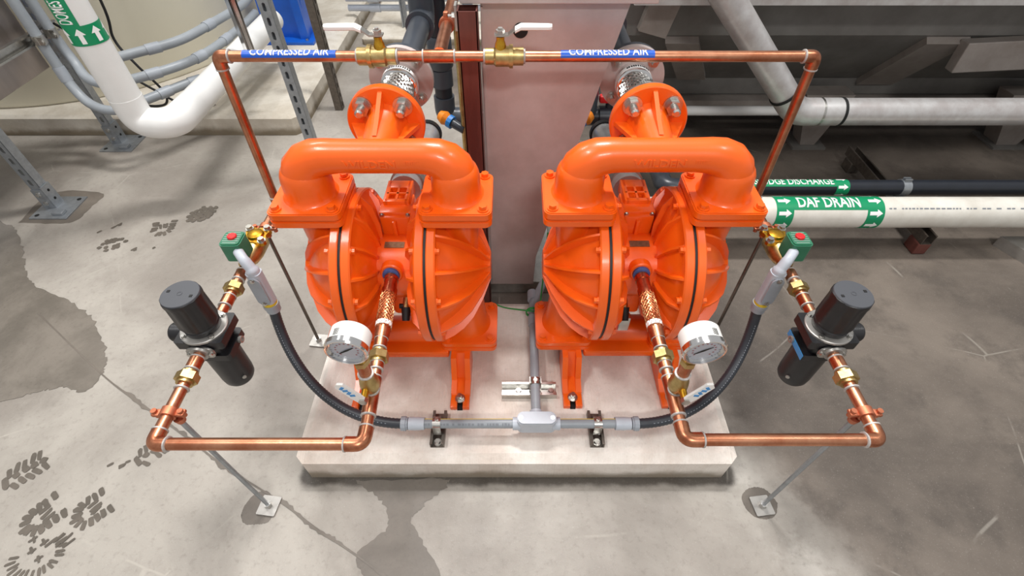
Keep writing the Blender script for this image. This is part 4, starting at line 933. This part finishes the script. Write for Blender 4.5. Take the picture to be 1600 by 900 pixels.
for y, m_ in ((1.40, 'brown_post'), (1.94, 'strut_dark')):
    bm = B(); box(bm, (1.56, y, .027), (.05, .06, .05), None, .004); obj('foot', bm, m_, r_, 20)
bm = B(); box(bm, (1.535, YK, .104), (.04, .05, .0245)); obj('saddle', bm, 'galv', r_, 20)
bm = B(); prism(bm, [(1.885, 1.425), (2.6, 1.425), (2.6, .8), (2.16, .8)], 0, .045); tag(obj('steel_plate', bm, 'plate_grey', None, 10), 'low grey steel plate at the far right edge of the floor', 'plate')

# ================================================================== LEFT SIDE
tkc = thing('storage_tank', 'huge round cream plastic tank at the back left', 'tank', (-2.6, 3.32, .1))
bm = B(); lathe2(bm, [(.1, .97), (.1, .99), (.115, 1.0), (2.3, 1.0), (2.3, .5)], (-2.6, 3.32, 0), (0, 0, 1), 96); obj('shell', bm, 'cream_tank', tkc, 40)
bm = B(); box(bm, (-2.28, 1.70, .85), (.58, .86, .92), None, .004); tag(obj('steel_cabinet', bm, 'stainless', None, 20), 'shiny stainless steel enclosure hanging at the far left', 'cabinet'); 
def slotted(bm, o, a, sd, n, L, w=.041, pitch=.05, sl=.030, sw=.013, t=.0025):
    """plate along a (length L), width along sd, thickness along n, with a row of slots"""
    o, a, sd, n = Vector(o), Vector(a).normalized(), Vector(sd).normalized(), Vector(n).normalized(); k = int(L/pitch); cell = L/k
    hole = []
    for q in range(12):
        ph = 2*PI*q/12 + PI/12; cx = (sl/2-sw/2)*(1 if math.cos(ph) > 0 else -1); hole.append((cx+sw/2*math.cos(ph), sw/2*math.sin(ph)))
    for i in range(k):
        c = o + a*(cell*(i+.5))
        for z0, flip in ((0, False), (t, True)):
            hv = [bm.verts.new(c + a*x + sd*y + n*z0) for x, y in hole]; ov = []
            for x, y in hole:
                m_ = max(abs(x)/(cell/2), abs(y)/(w/2)); ov.append((x/m_, y/m_))
            # snap four samples to the corners
            for cx, cy in ((1, 1), (-1, 1), (-1, -1), (1, -1)):
                j = max(range(12), key=lambda j: hole[j][0]*cx/sl + hole[j][1]*cy/sw*1.2 if True else 0)
                ov[j] = (cx*cell/2, cy*w/2)
            wv = [bm.verts.new(c + a*x + sd*y + n*z0) for x, y in ov]
            for q in range(12):
                f = (hv[q], hv[(q+1) % 12], wv[(q+1) % 12], wv[q]); bm.faces.new(f if not flip else f[::-1])
            if not flip: first = hv
            else:
                for q in range(12): bm.faces.new((first[q], first[(q+1) % 12], hv[(q+1) % 12], hv[q]))
def post(x, y, z0, z1, label, base=True, m_='galv', mirror=1, face=(0, -1, 0)):
    r_ = thing('strut_post', label, 'strut post', (x, y, z0), 'slotted strut posts'); w = .041; f = Vector(face); sd = f.cross(V(0, 0, 1))
    bm = B(); slotted(bm, V(x, y, z0+.003)+f*(w/2-.0025), (0, 0, 1), sd, f, z1-z0); obj('slotted_face', bm, m_, r_, 20)
    for q in (-1, 1):
        bm = B(); c = V(x, y, (z0+z1)/2+.0015); ext_ = V(abs(sd.x)*.0025+abs(f.x)*(w-.003), abs(sd.y)*.0025+abs(f.y)*(w-.003), z1-z0)
        box(bm, c+sd*q*(w/2-.00125)-f*.0012, ext_); box(bm, c+sd*q*(w/2-.005)-f*(w/2-.00125), V(abs(sd.x)*.009+abs(f.x)*.0025, abs(sd.y)*.009+abs(f.y)*.0025, z1-z0)); obj('side_wall', bm, m_, r_, 20)
    if base:
        bm = B(); box(bm, (x+.03, y-.02, z0+.003), (.155, .15, .006), None, .001); bpx = obj('base_plate', bm, m_, r_, 20)
        for dx, dy in ((-.055, -.055), (.055, .055), (-.055, .055)):
            bm = B(); cyl(bm, (x+.03+dx, y-.02+dy, z0+.0055), (x+.03+dx, y-.02+dy, z0+.0066), .009, None, 14); obj('bolt_hole', bm, 'black', bpx, 20)
        bm = B(); box(bm, (x, y-.0235, z0+.05), (.047, .005, .09)); box(bm, (x+.0235, y, z0+.055), (.005, .05, .10)); br = obj('bracket', bm, m_, r_, 20)
        for z in (.03, .075): inst('bolt', BOLT_ST, br, (x, y-.026, z0+z), (PI/2, 0, 0))
        for z in (.04, .08):
            bm = B(); cyl(bm, (x+.0258, y, z0+z), (x+.0266, y, z0+z), .006, None, 12); obj('bracket_hole', bm, 'black', br, 20)
        bm = B(); box(bm, (x+.062, y-.062, z0+.012), (.045, .03, .012), None, .002); obj('plate_washer', bm, m_, r_, 20)
post(-1.950, 1.675, 0, 1.3, 'nearest slotted steel post with square base plate, at the left edge')
post(-1.950, 2.185, 0, 1.3, 'slotted steel post standing before the concrete pad under the cream tank')
post(-.905, 1.985, 0, 1.3, 'slotted steel post rising just behind the left pump elbow', False)
post(-.935, 2.52, 0, 1.3, 'darker slotted steel post right of the blue pedestal', False, 'strut_dark', face=(1, 0, 0))
r_ = thing('cross_channel', 'steel cross channel with conduit clamps between the left posts', 'strut channel', (-1.92, 1.9, .51))
bm = B(); channel(bm, (-1.9285, 1.2, .535), (-1.9285, 2.205, .535), .041, .021, .0028, (1, 0, 0)); obj('channel', bm, 'steel', r_, 20)
for y in (2.05, 2.125):
    bm = B(); lathe2(bm, [(-.016, .0205), (-.016, .0235), (.016, .0235), (.016, .0205)], (-1.884, y, .535), (0, 0, 1), 22); box(bm, (-1.862, y-.018, .535), (.02, .012, .03)); cl = obj('conduit_clamp', bm, 'steel', r_, 30); inst('bolt', BOLT_ST, cl, (-1.853, y-.025, .535), (PI/2, 0, 0))
def cpath(name, pts, r, m_, label, cat, group=None, coup=(), n=8):
    r_ = thing(name, label, cat, pts[0][:2]+(min(p[2] for p in pts)-r,), group); path = spline(pts, n)
    bm = B(); tube(bm, path, r, 20); obj('run', bm, m_, r_, 50)
    for i in coup:
        p = path[i]; d_ = (path[i+1]-path[i-1]).normalized(); bm = B(); lathe2(bm, [(-.028, r), (-.028, r*1.16), (.028, r*1.16), (.028, r)], p, d_, 20); obj('coupling', bm, 'pvc_grey', r_, 40)
    return r_
G = 'grey conduits sweeping round the cream tank'
cpath('grey_conduit', [(-1.884, 2.05, 1.25), (-1.884, 2.05, .8), (-1.884, 2.05, .46), (-1.865, 2.035, .345), (-1.80, 2.0, .285), (-1.687, 1.975, .275), (-1.586, 2.08, .28), (-1.50, 2.205, .28), (-1.415, 2.318, .28), (-1.378, 2.60, .28), (-1.374, 2.86, .28)], .0195, 'conduit_grey', 'lowest grey conduit sweeping round the cream tank', 'conduit', G, (19, 51, 59))
cpath('grey_conduit', [(-1.884, 2.125, 1.25), (-1.884, 2.125, .8), (-1.880, 2.125, .52), (-1.855, 2.11, .42), (-1.80, 2.06, .375), (-1.72, 2.04, .36), (-1.616, 2.09, .36), (-1.48, 2.235, .36), (-1.415, 2.413, .36), (-1.386, 2.70, .36), (-1.386, 2.88, .36)], .0195, 'conduit_grey', 'middle grey conduit sweeping round the cream tank', 'conduit', G, (51, 60, 67))
cpath('grey_conduit', [(-1.83, 2.23, 1.25), (-1.83, 2.23, .7), (-1.82, 2.22, .50), (-1.775, 2.17, .435), (-1.70, 2.13, .43), (-1.62, 2.19, .43), (-1.50, 2.32, .43), (-1.44, 2.53, .43), (-1.395, 2.75, .43), (-1.395, 2.90, .43)], .0195, 'conduit_grey', 'uppermost grey conduit sweeping round the cream tank', 'conduit', G, (43, 55))
wp = thing('domestic_water_pipe', 'thick white jacketed water pipe labelled DOMESTIC dropping and turning back', 'plastic pipe', (-1.41, 1.72, .28))
bm = B(); tube(bm, bend([V(-1.41, 1.72, 1.35), V(-1.41, 1.72, .40)], .1), .054, 32); obj('drop_pipe', bm, 'pvc_white', wp, 40)
bm = B(); tube(bm, bend([V(-1.41, 1.72, .46), V(-1.41, 1.72, .358), V(-1.284, 1.72, .352), V(-1.284, 1.88, .348)], .075, 10), .0552, 32); obj('elbow', bm, 'pvc_white', wp, 50)
bm = B(); cyl(bm, (-1.284, 1.84, .349), (-1.284, 2.84, .34), .054, None, 32); obj('return_pipe', bm, 'pvc_white', wp, 40)
nd = V(1.0, -1.05, 0).normalized(); A_ = V(0, 0, 1); o_ = V(-1.41, 1.72, 0); rw = .0545
ab = obj('arrow_band', band(o_, A_, nd, rw, .655, .715, -PI*rw, PI*rw, 1, 44, .0006), 'label_green', wp, 40)
ar = []
for k in range(7): ar += arrow(.685, (k-3)*.049+.024, .046, .032)
bm = poly_bm(ar); cut(bm, .004); wrap(bm, o_, A_, nd, rw+.001, .0003); obj('arrows', bm, 'label_white', ab, 0)['kind'] = 'stuff'
lb = obj('label_band', band(o_, A_, nd, rw-.0001, .70, 1.12, .010, .085, 1, 14, .0006), 'label_green', wp, 40); lb['label'] = 'green pipe label printed DOMESTIC'
bm = text_bm('DOMESTIC', .044, .100, .008); cut(bm, .005)
for v in bm.verts: v.co.x += .772; v.co.y += .046
wrap(bm, o_, A_, nd, rw+.0010, .0003); obj('label_lettering', bm, 'label_white', lb, 0)
bm = B(); tube(bm, spline([(-2.05, 2.2, .95), (-2.03, 2.2, .63), (-1.937, 2.225, .533), (-1.855, 2.26, .42), (-1.80, 2.26, .325), (-1.71, 2.28, .22), (-1.60, 2.30, .125), (-1.50, 2.36, .108)], 8), .0055, 8); tag(obj('black_cable', bm, 'rubber', None, 60), 'black cable hanging behind the slotted post at left', 'cable')
bm = B(); tube(bm, spline([(-1.76, 2.35, 1.1), (-1.78, 2.35, .584), (-1.81, 2.34, .427), (-1.76, 2.32, .325), (-1.70, 2.32, .20), (-1.72, 2.33, .130), (-1.79, 2.34, .107), (-1.9, 2.36, .107)], 8), .0058, 8); tag(obj('black_cable', bm, 'rubber', None, 60), 'black cable hanging in front of the cream tank wall', 'cable')
bl = thing('blue_pedestal', 'bright blue steel pedestal bolted to the back concrete pad', 'pedestal', (-1.37, 3.25, .1))
bm = B(); box(bm, (-1.375, 3.25, .109), (.33, .26, .018), None, .003); bpx = obj('base_plate', bm, 'blue_paint', bl, 20)
for dx in (-.12, .12): inst('bolt', BOLT_ST, bpx, (-1.375+dx, 3.15, .118))
bm = B(); prism(bm, [(-.12, .118), (.12, .118), (.145, 1.0), (-.17, 1.0)], 3.20, 3.36, lambda p: V(-1.375+p.x, p.z, p.y)); obj('column', bm, 'blue_paint', bl, 20)
for q in (-1, 1):
    bm = B(); prism(bm, [(0, .118), (.05, .118), (.03, 1.0), (0, 1.0)], 3.165, 3.20, lambda p: V(-1.375+q*(.078+p.x), p.z, p.y)); obj('flange', bm, 'blue_paint', bl, 20)
bm = B(); channel(bm, (-1.200, 2.30, .36), (-1.200, 2.30, 1.3), .041, .021, .0028, (1, -.4, 0)); tag(obj('hanging_channel', bm, 'chrome', None, 20), 'bright hanging channel beside the white pipe before the blue pedestal', 'strut channel')
for i, (y, z) in enumerate(((3.62, .15), (3.60, .215))):
    r_ = thing('level_conduit', ('lower' if i == 0 else 'upper')+' level grey conduit crossing at the back behind the copper header', 'conduit', (-.8, y, z-.02), 'level conduits at the back')
    bm = B(); cyl(bm, (-1.10, y, z), (.30, y, z), .02, None, 16); obj('run', bm, 'pvc_lightgrey', r_, 40)
    for x in (-.92, -.30):
        bm = B(); lathe2(bm, [(-.035, .02), (-.035, .026), (.035, .026), (.035, .02)], (x, y, z), (1, 0, 0), 16); obj('coupling', bm, 'pvc_lightgrey', r_, 40)
bm = B(); channel(bm, (-.72, 3.56, 0), (-.72, 3.56, .6), .04, .021, .0028, (0, -1, 0)); tag(obj('conduit_post', bm, 'galv', None, 20), 'short strut post carrying the level conduits at the back', 'strut post')

# ================================================================== WET MARKS ON THE FLOOR
def blob(name, pts, m_, label, z=.0012, jit=.012, cat='wet patch'):
    pts = spline([(x, y, 0) for x, y in pts]+[(pts[0][0], pts[0][1], 0)], 10)[:-1]; bm = B()
    vs = [bm.verts.new((p.x+random.uniform(-jit, jit), p.y+random.uniform(-jit, jit), z)) for p in pts]; bm.faces.new(vs); bmesh.ops.triangulate(bm, faces=bm.faces)
    return tag(obj(name, bm, m_, None, 0, loc=(pts[0].x, pts[0].y, 0)), label, cat)
def wet_material(name, c1, c2, rough):
    m = bpy.data.materials.new(name); m.use_nodes = True; nt = m.node_tree; b = nt.nodes['Principled BSDF']; tc = nt.nodes.new('ShaderNodeTexCoord'); P = tc.outputs['Object']
    n1 = noise(nt, P, 5, 6, .65, .3); n3 = noise(nt, P, 120, 4, .7); col = mixc(nt, smooth(nt, n1, .35, .68), lin(c2), lin(c1)); col = mixc(nt, mn(nt, 'MULTIPLY', smooth(nt, n3, .52, .8), .35), col, lin(tuple(v*.7 for v in c2)))
    nt.links.new(col, b.inputs['Base Color']); b.inputs['Roughness'].default_value = rough
    bp = nt.nodes.new('ShaderNodeBump'); bp.inputs['Strength'].default_value = .12; bp.inputs['Distance'].default_value = .002; nt.links.new(n3, bp.inputs['Height']); nt.links.new(bp.outputs[0], b.inputs['Normal']); M[name] = m
wet_material('puddle', (130, 123, 114), (108, 102, 94), .2); wet_material('damp', (116, 108, 99), (98, 91, 83), .45); wet_material('wetmark', (112, 104, 95), (92, 86, 78), .2)
blob('puddle', [(-2.6, 1.75), (-2.114, 1.572), (-1.977, 1.481), (-1.86, 1.345), (-1.80, 1.27), (-1.714, 1.20), (-1.535, 1.119), (-1.426, 1.047), (-1.316, .928), (-1.272, .843), (-1.285, .775), (-1.362, .783), (-1.43, .770), (-1.521, .736), (-1.9, .66), (-2.6, .8)], 'puddle', 'large shallow puddle spreading in from the left edge', .0012, .006, 'puddle')
blob('damp_patch', [(-.415, .50), (-.20, .509), (-.17, .49), (-.222, .443), (-.252, .40), (-.21, .342), (-.155, .25), (-.28, .24), (-.375, .318), (-.31, .384), (-.337, .45)], 'damp', 'dark damp patch on the floor before the pump pad', .0010, .004)
bm = B(); cp_ = spline([(-1.63, 1.076, 0), (-1.255, .82, 0), (-1.047, .70, 0), (-.896, .611, 0), (-.757, .53, 0), (-.593, .446, 0), (-.475, .377, 0), (-.368, .32, 0), (-.2, .22, 0), (0, .10, 0)], 14); L_, R_ = [], []
for i, p in enumerate(cp_):
    d_ = (cp_[min(i+1, len(cp_)-1)]-cp_[max(i-1, 0)]).normalized(); s_ = V(-d_.y, d_.x, 0); a = .0022+.006*max(0, math.sin(i*.37)+.3)*random.random(); b = .0022+.007*max(0, math.cos(i*.23)+.2)*random.random()
    if i < 16: a, b = .002, .002
    L_.append(bm.verts.new((p.x+s_.x*a, p.y+s_.y*a, .0018))); R_.append(bm.verts.new((p.x-s_.x*b, p.y-s_.y*b, .0018)))
for i in range(len(cp_)-1): bm.faces.new((L_[i], R_[i], R_[i+1], L_[i+1]))
o = obj('floor_joint', bm, 'damp', None, 0, loc=(-.9, .6, 0)); tag(o, 'damp floor joint running diagonally from the puddle to the front', 'floor joint')
def footprint(x, y, rot, kind, label, sc=1.0, keep=1.0):
    bm = B(); ca, sa = math.cos(rot), math.sin(rot)
    def bar(cx, cy, L, w, a):
        w *= 1.2; L *= 1.1; cx += random.uniform(-.003, .003); cy += random.uniform(-.003, .003); a += random.uniform(-.15, .15)
        if random.random() > keep: return
        n = 10; pts = []
        for k in range(n):
            t = 2*PI*k/n; px = L/2*math.copysign(abs(math.cos(t))**.55, math.cos(t))*random.uniform(.86, 1.1); py = w/2*math.copysign(abs(math.sin(t))**.55, math.sin(t))*random.uniform(.8, 1.15)
            qx, qy = cx+px*math.cos(a)-py*math.sin(a), cy+px*math.sin(a)+py*math.cos(a); pts.append((qx*sc, qy*sc))
        bm.faces.new([bm.verts.new((x+qx*ca-qy*sa, y+qx*sa+qy*ca, .0014+.00004*len(bm.faces))) for qx, qy in pts])
    if kind == 'bars':
        for q in (-1, 1):
            for k in range(5): bar(q*.030, -.048+.021*k, .036, .0125, q*.35)
        for k in range(4): bar(random.uniform(-.006, .006), -.034+.024*k, .022, .018, random.random())
        bar(0, -.066, .044, .016, 0)
    elif kind == 'radial':
        for k in range(17):
            a = PI*1.05+PI*1.25*k/16; bar(.058*math.cos(a), .050*math.sin(a), .024, .0065, a)
        for cx, cy in ((-.02, .01), (.012, -.012), (.0, .032), (-.034, .036)): bar(cx, cy, .02, .006, .8); bar(cx, cy, .02, .006, -.8)
        for k in range(5): bar(.02+.012*k, .03+.012*(k % 2), .03, .006, 1.0)
    elif kind == 'heel':
        for k in range(9):
            a = PI*.95+PI*1.1*k/8; bar(.034*math.cos(a), .036*math.sin(a), .026, .0115, a)
        for k in range(3): bar(-.012+.012*k, .012, .010, .026, .2)
        for q in (-1, 1): bar(q*.033, .022, .026, .0115, 0); bar(q*.033, .040, .026, .0115, 0)
    elif kind == 'sole':
        for i in range(5):
            for j in range(8):
                if (i-2)**2/5+(j-3.5)**2/14 < 1: bar(-.036+.018*i+random.uniform(-.003, .003), -.056+.0165*j, .019, .0165, random.random()*PI)
    else:
        for k in range(4): bar(random.uniform(-.05, .05), random.uniform(-.02, .02), .028*random.uniform(.5, 1), .010, .3)
    o = tag(obj('wet_footprint', bm, 'wetmark', None, 0, loc=(x, y, 0)), label, 'footprint', 'wet boot prints on the floor'); o['kind'] = 'stuff'; return o
footprint(-1.298, .535, -.75, 'bars', 'wet boot print at the left edge, highest of the lower left cluster', .82)
footprint(-1.186, .410, -.7, 'heel', 'wet boot print in the middle of the lower left cluster', .98)
footprint(-1.071, .426, -.75, 'heel', 'wet boot print at the right of the lower left cluster', .92)
footprint(-1.141, .325, 0, 'radial', 'rayed wet boot print lowest of the lower left cluster', .9)
footprint(-.985, .590, -.75, 'bars', 'wet boot print partly hidden by the left front copper elbow', .72, .85)
footprint(-1.571, 1.428, -1.1, 'sole', 'blocky wet boot print left of the green coil, nearest the puddle', .8, .6)
footprint(-1.417, 1.524, 0.2, 'heel', 'curved wet boot heel print between two blocky prints', 1.0, .9)
footprint(-1.299, 1.614, -.75, 'sole', 'dark blocky wet boot print nearest the copper riser', 1.0)
footprint(-1.436, 1.405, .5, 'specks', 'small wet smear below the wet heel print', .8, .8)
footprint(-1.63, 1.52, .5, 'specks', 'faint wet specks beside the nearest slotted post', .8, 1)
footprint(-1.06, .545, .3, 'specks', 'small wet drops between the boot prints and copper elbow', .6, 1)
for x, y, lab in ((-.645, .430, 'dark damp ring round the left front rod plate'), (.637, .445, 'dark damp ring round the right front rod plate')):
    blob('damp_ring', [(x+.043*math.cos(a)*random.uniform(.85, 1.1), y+.043*math.sin(a)*random.uniform(.85, 1.1)) for a in [2*PI*k/9 for k in range(9)]], 'damp', lab, .0004, .001)
blob('damp_ring', [(-2.03, 1.56), (-1.82, 1.56), (-1.79, 1.66), (-1.80, 1.76), (-2.02, 1.76)], 'damp', 'damp margin round the nearest post base plate', .0004, .003)
